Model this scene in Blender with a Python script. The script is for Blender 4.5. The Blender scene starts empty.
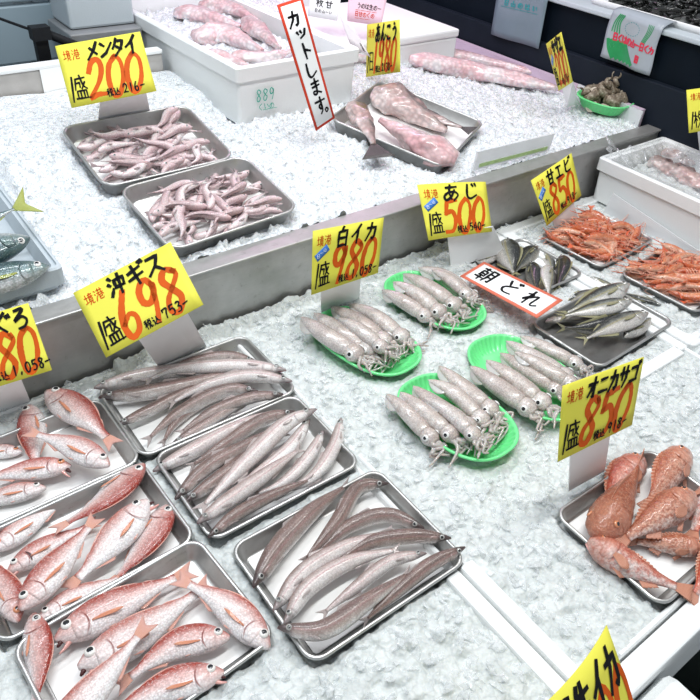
import bpy, bmesh, math, random
import numpy as np
from mathutils import Vector
rng = np.random.default_rng(7)
random.seed(7)
SC = bpy.context.scene
COL = SC.collection
PI = math.pi

# ------------------------------------------------------------------ camera
def cam_matrix(y, p, r):
    cy, sy, cp, sp, cr, sr = math.cos(y), math.sin(y), math.cos(p), math.sin(p), math.cos(r), math.sin(r)
    fwd = np.array([cp*sy, cp*cy, -sp]); right = np.array([cy, -sy, 0.]); up = np.cross(right, fwd)
    return np.stack([cr*right + sr*up, -sr*right + cr*up, -fwd], 1)
CM = cam_matrix(*np.radians([39.515, 38.623, 4.422]))
EYE = np.array([0., 0., 1.])
cam = bpy.data.cameras.new('camera'); camo = bpy.data.objects.new('camera', cam); COL.objects.link(camo)
cam.sensor_width = 36; cam.lens = 36; cam.clip_start = .02
from mathutils import Matrix
camo.matrix_world = Matrix([[*CM[0], 0], [*CM[1], 0], [*CM[2], 1.], [0, 0, 0, 1]])
SC.camera = camo

def ray(px, py):
    return CM @ np.array([(px-350)/700, -(py-350)/700, -1.])
def P(px, py, z=0.):                      # point of the lower counter plane
    d = ray(px, py); return EYE + d*((z-1)/d[2])
def sstep(a, b, x):
    t = np.clip((x-a)/(b-a), 0, 1); return t*t*(3-2*t)
LZ, LY = .155, 1.25
def zu(x, y):                              # height of the upper ice bank
    t = .185 - .165*sstep(1.25, 2.2, x)
    return LZ + t*np.maximum(y-LY, 0)
def U(px, py, dz=0.):                      # point of the upper ice bank
    d = ray(px, py); z = .22
    for _ in range(60):
        p = EYE + d*((z-1)/d[2]); z = .6*z + .4*(float(zu(p[0], p[1])) + dz)
    return EYE + d*((z-1)/d[2])
def atx(px, py, x):
    d = ray(px, py); return EYE + d*x/d[0]
def aty(px, py, y):
    d = ray(px, py); return EYE + d*y/d[1]
def nrm(v):
    v = np.asarray(v, float); return v/np.linalg.norm(v)
UP = np.array([0, 0, 1.])
def nU(p):
    x, y = p[0], p[1]; e = .01
    return nrm([-(zu(x+e, y)-zu(x-e, y))/(2*e), -(zu(x, y+e)-zu(x, y-e))/(2*e), 1])

# ------------------------------------------------------------------ objects
def tag(o, label=None, cat=None, group=None, kind=None):
    if label: o['label'] = label
    if cat: o['category'] = cat
    if group: o['group'] = group
    if kind: o['kind'] = kind
    return o
def thing(name, label, cat, loc=(0, 0, 0), group=None):
    o = bpy.data.objects.new(name, None); COL.objects.link(o); o.location = loc
    o.empty_display_size = .02
    return tag(o, label, cat, group)
def mesh(name, V, F, mats, parent=None, attrs=None, smooth=True, mi=None, origin=None):
    V = np.asarray(V, float)
    off = np.zeros(3)
    if parent is not None:
        off = np.array(parent.get('_o', (0, 0, 0)), float)
    elif origin is not None:
        off = np.array(origin, float)
    me = bpy.data.meshes.new(name)
    me.from_pydata((V-off).tolist(), [], [list(f) for f in F])
    for m in (mats if isinstance(mats, (list, tuple)) else [mats]): me.materials.append(m)
    if mi is not None: me.polygons.foreach_set('material_index', np.asarray(mi, np.int32))
    if smooth: me.polygons.foreach_set('use_smooth', np.ones(len(me.polygons), bool))
    for k, a in (attrs or {}).items():
        at = me.attributes.new(k, 'FLOAT_VECTOR', 'POINT'); at.data.foreach_set('vector', np.asarray(a, np.float32).ravel())
    me.update()
    o = bpy.data.objects.new(name, me); COL.objects.link(o)
    if parent is not None: o.parent = parent
    elif origin is not None: o.location = origin
    return o
def root(name, label, cat, loc, group=None):
    o = thing(name, label, cat, tuple(float(c) for c in loc), group); o['_o'] = [float(c) for c in loc]; return o
def sub(o, parent): o['_o'] = parent.get('_o', (0, 0, 0)); return o
def copy_tree(o, parent=None):
    c = o.copy(); COL.objects.link(c); c.parent = parent
    for ch in o.children: copy_tree(ch, c)
    return c
def grid_faces(n, m, wrap=False):
    F = []
    for i in range(n-1):
        for j in range(m if wrap else m-1):
            k = (j+1) % m
            F.append((i*m+j, i*m+k, (i+1)*m+k, (i+1)*m+j))
    return F
def boxVF(c, ex, ey, ez, hx, hy, hz):
    c = np.asarray(c, float)
    V = [c+sx*hx*ex+sy*hy*ey+sz*hz*ez for sz in (-1, 1) for sy in (-1, 1) for sx in (-1, 1)]
    F = [(0, 2, 3, 1), (4, 5, 7, 6), (0, 1, 5, 4), (2, 6, 7, 3), (0, 4, 6, 2), (1, 3, 7, 5)]
    return V, F
X3, Y3, Z3 = np.eye(3)
def bevel(o, w, seg=2):
    m = o.modifiers.new('bevel', 'BEVEL'); m.width = w; m.segments = seg; m.limit_method = 'ANGLE'; return o
def box(name, lo, hi, mat, parent=None, bw=0, **k):
    lo, hi = np.array(lo, float), np.array(hi, float); c = (lo+hi)/2; h = (hi-lo)/2
    V, F = boxVF(c, X3, Y3, Z3, *h)
    o = mesh(name, V, F, mat, parent, smooth=False, origin=None if parent is not None else (c[0], c[1], lo[2]))
    if bw: bevel(o, bw)
    return o
def slab(name, G, nvec, th, mat, parent=None, **k):
    """closed thin sheet from a grid of points (n,m,3)"""
    n, m, _ = G.shape; A = G.reshape(-1, 3); B = A - np.asarray(nvec)*th
    V = np.concatenate([A, B]); F = grid_faces(n, m); q = n*m
    F += [tuple(q+i for i in f[::-1]) for f in grid_faces(n, m)]
    ring = [i*m for i in range(n)] + [(n-1)*m+j for j in range(1, m)] + [i*m+m-1 for i in range(n-2, -1, -1)] + [j for j in range(m-2, 0, -1)]
    for a, b in zip(ring, ring[1:]+ring[:1]): F.append((a, b, q+b, q+a))
    return mesh(name, V, F, mat, parent, **k)
def quadgrid(q, n=2, m=2):
    q = [np.asarray(c, float) for c in q]; G = np.zeros((n, m, 3))
    for i in range(n):
        t = i/(n-1)
        for j in range(m):
            s = j/(m-1); G[i, j] = (1-t)*((1-s)*q[0]+s*q[1]) + t*((1-s)*q[3]+s*q[2])
    return G
def tubeVF(pts, rad, n=8):
    pts = np.asarray(pts, float); N = len(pts); rad = np.broadcast_to(np.asarray(rad, float), (N,))
    T = np.gradient(pts, axis=0); T /= np.linalg.norm(T, axis=1)[:, None]+1e-12
    a = np.array([0, 0, 1.]) if abs(T[0][2]) < .9 else X3
    V = []
    for i in range(N):
        s = nrm(np.cross(a, T[i])); b = np.cross(T[i], s)
        for k in range(n):
            t = 2*PI*k/n; V.append(pts[i]+rad[i]*(math.cos(t)*s+math.sin(t)*b))
    F = grid_faces(N, n, True); F.append(tuple(range(n))[::-1]); F.append(tuple((N-1)*n+k for k in range(n)))
    return V, F
def merge(parts):
    V, F = [], []
    for v, f in parts:
        o = len(V); V += list(v); F += [tuple(i+o for i in q) for q in f]
    return V, F
def catmull(pts, n):
    pts = np.asarray(pts, float)
    if len(pts) == 2: C = pts[0]+np.linspace(0, 1, 40)[:, None]*(pts[1]-pts[0])
    else:
        Q = np.vstack([2*pts[0]-pts[1], pts, 2*pts[-1]-pts[-2]]); out = []
        for i in range(len(pts)-1):
            p0, p1, p2, p3 = Q[i:i+4]; t = np.linspace(0, 1, 24, endpoint=False)[:, None]
            out.append(.5*((2*p1)+(p2-p0)*t+(2*p0-5*p1+4*p2-p3)*t**2+(3*p1-p0-3*p2+p3)*t**3))
        C = np.vstack(out+[pts[-1:]])
    s = np.r_[0, np.cumsum(np.linalg.norm(np.diff(C, axis=0), axis=1))]
    u = np.linspace(0, s[-1], n)
    return np.stack([np.interp(u, s, C[:, k]) for k in range(C.shape[1])], 1), s[-1]
def smooth_interp(us, vs, u):
    us, vs = np.array(us, float), np.array(vs, float)
    m = np.gradient(vs, us); i = np.clip(np.searchsorted(us, u)-1, 0, len(us)-2)
    h = us[i+1]-us[i]; t = np.clip((u-us[i])/h, 0, 1)
    r = (2*t**3-3*t**2+1)*vs[i]+(t**3-2*t**2+t)*h*m[i]+(-2*t**3+3*t**2)*vs[i+1]+(t**3-t**2)*h*m[i+1]
    return np.maximum(r, 1e-4)

# ------------------------------------------------------------------ materials
class NT:
    def __init__(s, name):
        s.m = bpy.data.materials.new(name); s.m.use_nodes = True; s.t = s.m.node_tree
        s.b = s.t.nodes['Principled BSDF']
    def n(s, kind, **kw):
        x = s.t.nodes.new(kind)
        for k, v in kw.items(): setattr(x, k, v)
        return x
    def l(s, a, b): s.t.links.new(a, b)
    def mix(s, f, a, b, mode='MIX'):
        x = s.n('ShaderNodeMix', data_type='RGBA', blend_type=mode)
        for sock, v in ((x.inputs[0], f), (x.inputs[6], a), (x.inputs[7], b)):
            if isinstance(v, (int, float)): sock.default_value = v
            elif isinstance(v, tuple): sock.default_value = (*v, 1) if len(v) == 3 else v
            else: s.l(v, sock)
        return x.outputs[2]
    def ramp(s, f, stops, interp='LINEAR'):
        x = s.n('ShaderNodeValToRGB'); x.color_ramp.interpolation = interp; e = x.color_ramp.elements
        while len(e) > 1: e.remove(e[-1])
        e[0].position = stops[0][0]; e[0].color = _c4(stops[0][1])
        for p, c in stops[1:]:
            k = e.new(p); k.color = _c4(c)
        s.l(f, x.inputs[0]); return x.outputs[0]
    def math(s, op, a, b=0., c=None):
        x = s.n('ShaderNodeMath', operation=op)
        for i, v in enumerate((a, b) if c is None else (a, b, c)):
            if isinstance(v, (int, float)): x.inputs[i].default_value = v
            else: s.l(v, x.inputs[i])
        return x.outputs[0]
    def noise(s, vec, scale, detail=3, rough=.5):
        x = s.n('ShaderNodeTexNoise'); x.inputs['Scale'].default_value = scale; x.inputs['Detail'].default_value = detail
        x.inputs['Roughness'].default_value = rough
        if vec is not None: s.l(vec, x.inputs['Vector'])
        return x.outputs['Fac']
    def vor(s, vec, scale, feature='F1', out='Distance'):
        x = s.n('ShaderNodeTexVoronoi', feature=feature); x.inputs['Scale'].default_value = scale
        if vec is not None: s.l(vec, x.inputs['Vector'])
        return x.outputs[out]
    def bump(s, h, strength, dist=.001, normal=None):
        x = s.n('ShaderNodeBump'); x.inputs['Strength'].default_value = strength; x.inputs['Distance'].default_value = dist
        s.l(h, x.inputs['Height'])
        if normal is not None: s.l(normal, x.inputs['Normal'])
        return x.outputs[0]
    def scalev(s, vec, v):
        x = s.n('ShaderNodeVectorMath', operation='MULTIPLY'); s.l(vec, x.inputs[0]); x.inputs[1].default_value = v
        return x.outputs[0]
    def set(s, **kw):
        for k, v in kw.items():
            k = {'col': 'Base Color', 'rough': 'Roughness', 'metal': 'Metallic', 'spec': 'Specular IOR Level', 'trans': 'Transmission Weight',
                 'ior': 'IOR', 'sss': 'Subsurface Weight', 'coat': 'Coat Weight', 'coatr': 'Coat Roughness', 'nor': 'Normal', 'alpha': 'Alpha',
                 'em': 'Emission Color', 'ems': 'Emission Strength', 'sssr': 'Subsurface Radius', 'ssss': 'Subsurface Scale'}[k]
            i = s.b.inputs[k]
            if isinstance(v, (int, float)): i.default_value = v
            elif isinstance(v, tuple): i.default_value = (*v, 1) if (len(v) == 3 and i.type == 'RGBA') else v
            else: s.l(v, i)
        return s.m
def _c4(c):
    return (c, c, c, 1) if isinstance(c, (int, float)) else (*c, 1)
def geo(n): return n.n('ShaderNodeNewGeometry').outputs['Position']
def objc(n): return n.n('ShaderNodeTexCoord').outputs['Object']

def plain(name, col, rough=.5, vary=.08, scale=40, bump=0., **kw):
    n = NT(name); p = objc(n); f = n.noise(p, scale, 4)
    d = tuple(max(0, c*(1-vary)) for c in col); b = tuple(min(1, c*(1+vary)) for c in col)
    n.set(col=n.mix(f, d, b), rough=rough, **kw)
    if bump: n.set(nor=n.bump(n.noise(p, scale*6, 3), bump, .001))
    return n.m
def steel(name, base=.55, rough=.33, scr=1.0, metal=.85):
    n = NT(name); p = objc(n)
    f = n.noise(n.scalev(p, (8, 60, 60)), 3, 5, .6); g = n.noise(p, 26, 5, .65)
    c = n.mix(n.math('MULTIPLY', g, 1.0), (base*.72, base*.72, base*.70), (base*1.12, base*1.12, base*1.10))
    c = n.mix(n.ramp(n.noise(p, 55, 4, .7), [(.6, 0.), (.72, .5)]), c, (base*.5, base*.48, base*.44))
    n.set(col=c, metal=metal, rough=n.ramp(f, [(.3, rough*.8), (.7, rough*1.3)]), nor=n.bump(f, .08*scr, .001))
    return n.m
def foam(name, col=(.86, .88, .88)):
    n = NT(name); p = objc(n)
    v = n.vor(p, 260); c = n.mix(n.noise(p, 9, 4, .6), tuple(x*.92 for x in col), col)
    n.set(col=c, rough=.55, nor=n.bump(v, .25, .0012), sss=.1, sssr=(.01, .01, .01)); return n.m
def ice_bed(name, a, b, fine=1.0):
    n = NT(name); p = geo(n)
    v1 = n.vor(p, 75*fine); v2 = n.vor(p, 170*fine); nz = n.noise(p, 24, 5, .65)
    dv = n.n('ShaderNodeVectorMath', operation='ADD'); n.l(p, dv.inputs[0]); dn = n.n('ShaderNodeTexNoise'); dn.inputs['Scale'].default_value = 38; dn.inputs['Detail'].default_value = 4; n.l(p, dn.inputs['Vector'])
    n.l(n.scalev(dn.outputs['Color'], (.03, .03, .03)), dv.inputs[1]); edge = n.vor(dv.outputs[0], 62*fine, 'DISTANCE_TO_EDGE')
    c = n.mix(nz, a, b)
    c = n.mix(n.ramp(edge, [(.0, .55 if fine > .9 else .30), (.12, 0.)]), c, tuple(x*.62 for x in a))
    h = n.math('ADD', n.math('MULTIPLY', v1, 1.), n.math('ADD', n.math('MULTIPLY', v2, .6), n.math('MULTIPLY', n.noise(p, 120, 4, .7), .5)))
    n.set(col=c, rough=n.ramp(n.noise(p, 60, 3), [(.35, .08), (.65, .4)]), spec=.6, nor=n.bump(h, .55, .006), sss=.25, sssr=(.008, .01, .012), ior=1.31)
    return n.m
def ice_clear(name):
    n = NT(name); p = geo(n)
    n.set(col=n.mix(n.noise(p, 40, 2), (.70, .75, .76), (.97, .98, .99)), rough=n.ramp(n.noise(p, 90, 3), [(.35, .03), (.7, .25)]), alpha=n.ramp(n.noise(p, 130, 3), [(.3, .15), (.7, .6)]), spec=.9, ior=1.31, nor=n.bump(n.noise(p, 220, 3), .25, .002)); return n.m

def fish_mat(name, back, flank, belly, head=None, scale=.0035, speck=None, speckle_col=(.95, .95, .95), speck_amt=.3, mott=None, rough=.28,
             line=None, headu=.2, vpos=(.15, .5, .8), sss=.08, stripe=None, coat=.25, gill=None, bump=.35, metal=0., gam=1.25):
    n = NT(name)
    a = n.n('ShaderNodeAttribute', attribute_name='fc').outputs['Vector']; q = n.n('ShaderNodeAttribute', attribute_name='fp').outputs['Vector']
    sx = n.n('ShaderNodeSeparateXYZ'); n.l(a, sx.inputs[0]); u, v, r = sx.outputs
    nz = n.noise(q, 55, 4, .6)
    vv = n.math('ADD', n.math('MULTIPLY_ADD', v, .5, .5), n.math('MULTIPLY_ADD', nz, .34, -.17))
    c = n.ramp(vv, [(vpos[0], belly), (vpos[1], flank), (vpos[2], back)])
    if mott:
        c = n.mix(n.ramp(n.noise(q, mott[1], 4, .65), [(.42, 0.), (.62, mott[2])]), c, mott[0])
    if line:
        d = n.math('ABSOLUTE', n.math('SUBTRACT', v, line[0])); c = n.mix(n.ramp(d, [(line[1]*.5, line[3]), (line[1], 0.)]), c, line[2])
    vc = n.vor(n.scalev(q, (1., 1.25, 1.)), 1/scale)
    c = n.mix(n.ramp(vc, [(.2, 0.), (.7, .5)]), c, n.mix(.6, c, (.1, .05, .05), 'MULTIPLY'))
    sp = n.ramp(n.noise(q, 330, 2, .7), [(.56, 0.), (.66, speck_amt)])
    c = n.mix(sp, c, speckle_col)
    if head:
        hm = n.ramp(n.math('ADD', u, n.math('MULTIPLY_ADD', nz, .08, -.04)), [(headu*.72, head[1]), (headu*1.1, 0.)])
        c = n.mix(hm, c, head[0])
    if gill:
        d = n.math('ABSOLUTE', n.math('SUBTRACT', n.math('ADD', u, n.math('MULTIPLY', n.math('MULTIPLY', v, v), .05)), headu+.03))
        c = n.mix(n.math('MULTIPLY', n.ramp(d, [(.003, gill[1]), (.011, 0.)]), n.ramp(n.math('ABSOLUTE', n.math('ADD', v, .15)), [(.35, 1.), (.75, 0.)])), c, gill[0])
    c = n.mix(n.math('MULTIPLY', r, .28), c, n.mix(1., c, (.62, .5, .47), 'MULTIPLY'))
    gm = n.n('ShaderNodeGamma'); n.l(c, gm.inputs[0]); gm.inputs[1].default_value = gam; c = gm.outputs[0]
    h = n.math('ADD', n.math('MULTIPLY', vc, -1.), n.math('MULTIPLY', n.noise(q, 140, 3), .7))
    n.set(col=c, rough=rough, spec=.45, nor=n.bump(h, bump, .0011), sss=sss, sssr=(.006, .003, .002), coat=coat, coatr=.07, metal=metal)
    return n.m
def fin_mat(name, a, b, tip=None, rays=26):
    n = NT(name)
    at = n.n('ShaderNodeAttribute', attribute_name='fc').outputs['Vector']; sx = n.n('ShaderNodeSeparateXYZ'); n.l(at, sx.inputs[0])
    w = n.math('SINE', n.math('MULTIPLY', sx.outputs[0], rays*2*PI))
    c = n.mix(n.math('MULTIPLY_ADD', w, .5, .5), a, b)
    if tip: c = n.mix(n.ramp(sx.outputs[1], [(.4, 0.), (.95, .9)]), c, tip)
    n.set(col=c, rough=.4, nor=n.bump(w, .4, .001), trans=.12, coat=.2); return n.m

M = {}
M['steel'] = steel('tray_steel', .56, .34)
M['ledge'] = steel('ledge_steel', .50, .42, 1.5, .7)
M['paper'] = plain('liner_paper', (.9, .9, .885), .5, .03, 30, .1)
M['foam'] = foam('styrofoam')
M['foam_grey'] = foam('grey_foam', (.50, .56, .60))
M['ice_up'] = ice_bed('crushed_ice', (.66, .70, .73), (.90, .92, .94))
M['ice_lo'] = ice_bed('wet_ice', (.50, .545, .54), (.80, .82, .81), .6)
M['ice_clear'] = ice_clear('clear_ice')
M['yellow'] = plain('yellow_card', (.74, .70, .085), .6, .05, 20, spec=.2)
M['white_card'] = plain('white_card', (.92, .93, .93), .5, .03, 20)
M['pink_card'] = plain('pink_card', (.90, .62, .74), .5, .05, 20)
M['tan_card'] = plain('tan_card', (.72, .55, .40), .5, .05, 20)
M['card_back'] = plain('card_back', (.80, .76, .80), .5, .05, 20)
M['ink'] = plain('black_ink', (.010, .010, .012), .7, .3, 60, spec=.1)
M['orange'] = plain('orange_ink', (.60, .095, .008), .6, .25, 22, spec=.15)
M['red'] = plain('red_border', (.62, .05, .018), .6, .1, 30, spec=.2)
M['coral'] = plain('coral_border', (.72, .17, .10), .6, .1, 30)
M['blue'] = plain('blue_sticker', (.04, .19, .58), .4, .1, 60)
M['green_ink'] = plain('green_marker', (.05, .45, .33), .4, .1, 60)
M['bag_red'] = plain('bag_red_print', (.65, .03, .08), .3, .1, 60)
M['bag_green'] = plain('bag_green_print', (.02, .28, .10), .3, .2, 60)
M['bag'] = plain('bag_plastic', (.36, .40, .45), .22, .1, 25, .2)  # white plastic, base greyed down: shade of the dim rear right painted in
M['pouch'] = plain('pouch_plastic', (.17, .23, .27), .25, .1, 15, .2)  # base colour darkened as well, carrying the dim light at the rear right
M['teal_ink'] = plain('teal_print', (.02, .25, .27), .4, .1, 60)
M['green'] = plain('green_plastic', (.17, .78, .29), .3, .08, 30, sss=.25, sssr=(.01, .02, .01), coat=.3)
M['navy'] = plain('navy_panel', (.005, .009, .015), .5, .3, 10, spec=.08)
M['navy2'] = plain('navy_kick', (.012, .017, .026), .5, .2, 10, spec=.12)
M['pink_edge'] = plain('pale_edge', (.62, .50, .62), .4, .1, 10)
M['black'] = plain('black_rubber', (.010, .011, .013), .55, .3, 30, spec=.15)
M['grime'] = plain('grimy_rail', (.46, .44, .42), .5, .2, 30, .3)
M['bluegrey'] = plain('bluegrey_panel', (.27, .35, .40), .4, .06, 6)
M['floor'] = plain('green_floor', (.012, .035, .028), .3, .4, 9)
M['tape'] = plain('dirty_tape', (.45, .62, .28), .6, .3, 60)
M['weed'] = plain('wet_seaweed', (.008, .009, .008), .22, .5, 60, coat=.6)
M['metal_grey'] = plain('grey_rail', (.30, .31, .32), .4, .2, 20, metal=.4)
def film():
    n = NT('clear_film'); p = geo(n); f = n.noise(p, 14, 3)
    n.set(col=(.88, .90, .92), rough=.07, alpha=n.ramp(n.noise(p, 30, 4, .7), [(.40, .10), (.62, .5)]), nor=n.bump(n.noise(p, 26, 4, .6), .9, .02), spec=.9, coat=.8); return n.m
M['film'] = film()
def shellmat():
    n = NT('turban_shell'); p = objc(n); f = n.noise(p, 75, 5, .7)
    n.set(col=n.ramp(f, [(.3, (.03, .025, .018)), (.48, (.17, .13, .09)), (.6, (.30, .26, .20)), (.72, (.62, .56, .46))]), rough=.55, nor=n.bump(n.noise(p, 160, 4), .8, .002)); return n.m
def clearboard():
    n = NT('clear_board'); n.set(col=(.82, .85, .87), rough=.15, alpha=.62, spec=.6); return n.m
M['board'] = clearboard()
M['eye_silver'] = plain('eye_silver', (.78, .76, .72), .12, .1, 200, coat=1.)
M['eye_amber'] = plain('eye_amber', (.66, .25, .12), .12, .4, 400, coat=1.)
M['eye_smelt'] = plain('eye_dull', (.40, .40, .38), .15, .2, 200, coat=1.)
M['eye_grey'] = plain('eye_grey', (.55, .56, .55), .12, .1, 200, coat=1.)
M['pupil'] = plain('pupil', (.008, .009, .012), .06, .1, 60, coat=1.)
M['mouth'] = plain('mouth_dark', (.06, .012, .012), .4, .3, 60)

M['redfish'] = fish_mat('red_fish_skin', (.44, .07, .045), (.80, .56, .53), (.90, .87, .87), head=((.70, .46, .43), .35), scale=.0034, speck_amt=.4,
                        gill=((.25, .05, .04), .8), vpos=(.20, .55, .93), headu=.22, gam=1.15)
M['redfish_pale'] = fish_mat('red_fish_pale_skin', (.54, .14, .10), (.86, .73, .71), (.91, .90, .90), head=((.80, .68, .67), .3), scale=.0034, speck_amt=.4,
                        gill=((.25, .05, .04), .7), vpos=(.18, .62, 1.), headu=.22, gam=1.12)
M['pecfin'] = fin_mat('pectoral_fin', (.82, .24, .09), (.78, .38, .27), (.82, .36, .22), 12)
M['redfin'] = fin_mat('red_fin', (.78, .30, .18), (.80, .52, .44), (.76, .42, .36))
M['redjaw'] = plain('red_jaw', (.70, .36, .32), .3, .2, 60, coat=.4)
M['redgill'] = plain('gill_silver', (.82, .74, .73), .22, .12, 150, .3, coat=.6)
M['smelt'] = fish_mat('smelt_skin', (.19, .13, .115), (.50, .42, .39), (.90, .88, .86), head=((.05, .035, .038), .8), scale=.0030, speck_amt=.16,
                      headu=.105, gam=1.05, vpos=(.16, .46, .76), line=(.30, .16, (.40, .24, .23), .55), mott=((.34, .23, .20), 26, .45), coat=.5)
M['smelt_pale'] = fish_mat('smelt_belly_skin', (.27, .19, .17), (.74, .68, .655), (.93, .92, .91), head=((.09, .06, .065), .6), scale=.0030, speck_amt=.15,
                      headu=.09, gam=.95, vpos=(.18, .56, .95), line=(.10, .13, (.48, .26, .27), .6), mott=((.60, .46, .44), 20, .35), coat=.5)
M['smelt_fin'] = fin_mat('smelt_fin', (.42, .34, .33), (.62, .55, .53))
M['smelt_jaw'] = plain('smelt_snout', (.20, .06, .07), .25, .4, 120, coat=.6)
M['smelt_gill'] = plain('smelt_gill_plate', (.62, .58, .57), .16, .3, 180, .3, coat=.8, metal=.3)
M['aji'] = fish_mat('mackerel_skin', (.045, .052, .052), (.40, .42, .38), (.82, .82, .79), head=((.32, .34, .33), .35), scale=.003, speck_amt=.2, metal=.25,
                    headu=.2, vpos=(.3, .56, .80), line=(.05, .1, (.55, .50, .26), .6), gill=((.10, .10, .10), .5), coat=.6)
M['aji_dark'] = fish_mat('mackerel_back_skin', (.035, .040, .044), (.13, .14, .13), (.55, .55, .50), head=((.10, .11, .11), .35), scale=.003, speck_amt=.2, metal=.25,
                    headu=.2, vpos=(.05, .35, .7), line=(.05, .1, (.38, .36, .18), .5), coat=.6)
M['aji_fin'] = fin_mat('mackerel_fin', (.36, .34, .16), (.26, .25, .16))
M['amber'] = fish_mat('yellowtail_skin', (.06, .13, .15), (.28, .38, .40), (.82, .85, .86), head=((.26, .35, .35), .4), scale=.004, speck_amt=.2, metal=.2,
                    headu=.2, vpos=(.2, .45, .8), mott=((.12, .22, .18), 60, .5), gill=((.08, .10, .10), .6), coat=.6)
M['amber_fin'] = fin_mat('yellowtail_fin', (.50, .52, .12), (.30, .36, .08))
M['rock'] = fish_mat('rockfish_skin', (.58, .24, .14), (.80, .50, .39), (.90, .80, .75), head=((.66, .34, .25), .4), scale=.0038, speck_amt=.4,
                     speckle_col=(.86, .70, .58), headu=.32, vpos=(.1, .45, .9), mott=((.42, .10, .045), 150, .7), gam=1.18, coat=.3, bump=.6)
M['rock_red'] = fish_mat('rockfish_red_skin', (.60, .14, .08), (.76, .40, .32), (.88, .79, .76), head=((.64, .28, .20), .45), scale=.0038, speck_amt=.4,
                     speckle_col=(.86, .66, .56), headu=.32, vpos=(.36, .66, 1.0), mott=((.58, .10, .045), 100, .65), gam=1.18, coat=.3, bump=.6)
M['rock_fin'] = fin_mat('rockfish_fin', (.50, .15, .08), (.72, .38, .26), rays=12)
M['pinkfish'] = fish_mat('pink_fish_skin', (.54, .40, .41), (.82, .71, .71), (.94, .90, .90), head=((.76, .56, .58), .4), scale=.003, speck_amt=.3,
                     headu=.25, vpos=(.1, .45, .95), mott=((.72, .50, .53), 70, .45), coat=.4, sss=.2, gam=1.0)
M['pinkfish_fin'] = fin_mat('pink_fish_fin', (.20, .15, .16), (.55, .42, .43))
M['monk'] = fish_mat('monkfish_skin', (.16, .13, .125), (.58, .50, .48), (.86, .79, .78), scale=.014, speck_amt=.12, vpos=(.1, .45, .85),
                     mott=((.74, .50, .48), 24, .6), coat=.6, sss=.2, bump=.7)
M['monk_pink'] = fish_mat('monkfish_flesh', (.80, .58, .60), (.87, .74, .75), (.91, .86, .87), scale=.014, speck_amt=.15, vpos=(.1, .45, .85),
                     mott=((.80, .42, .46), 16, .7), coat=.6, sss=.25, bump=.6, gam=1.05)
M['monk_fin'] = fin_mat('monkfish_fin', (.035, .03, .03), (.12, .10, .10))
M['squid'] = fish_mat('squid_skin', (.44, .37, .34), (.68, .62, .58), (.82, .79, .76), scale=.0030, speck_amt=.2, vpos=(.1, .4, .9),
                      mott=((.46, .38, .34), 70, .5), gam=1.08, coat=.4, sss=.25, bump=.25, rough=.25)
M['squid_pale'] = fish_mat('squid_pale_skin', (.56, .50, .46), (.76, .71, .68), (.86, .84, .82), scale=.0030, speck_amt=.2, vpos=(.1, .4, .9),
                      mott=((.55, .48, .46), 40, .4), coat=.55, sss=.25, bump=.25, rough=.25)
M['squid_fin'] = plain('squid_fin', (.60, .54, .51), .25, .12, 120, .2, coat=.5, sss=.2)
M['squid_arm'] = plain('squid_arm', (.47, .41, .385), .25, .2, 150, .4, coat=.5, sss=.2)
M['squid_white'] = plain('squid_eye_white', (.80, .80, .79), .15, .1, 100, coat=1.)
M['shrimp'] = fish_mat('shrimp_shell', (.66, .17, .055), (.84, .37, .18), (.88, .62, .46), scale=.004, speck_amt=.35, vpos=(.1, .45, .85),
                      mott=((.62, .12, .05), 60, .5), coat=.4, sss=.15, bump=.3, gam=1.1)
M['shrimp_leg'] = plain('shrimp_leg', (.82, .42, .30), .3, .2, 100, sss=.1)
M['shrimp_red'] = plain('shrimp_tail', (.64, .12, .05), .3, .25, 100, coat=.4)
M['shell'] = shellmat()
M['shell_in'] = plain('shell_lid', (.62, .55, .46), .4, .25, 50, .4)

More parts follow.
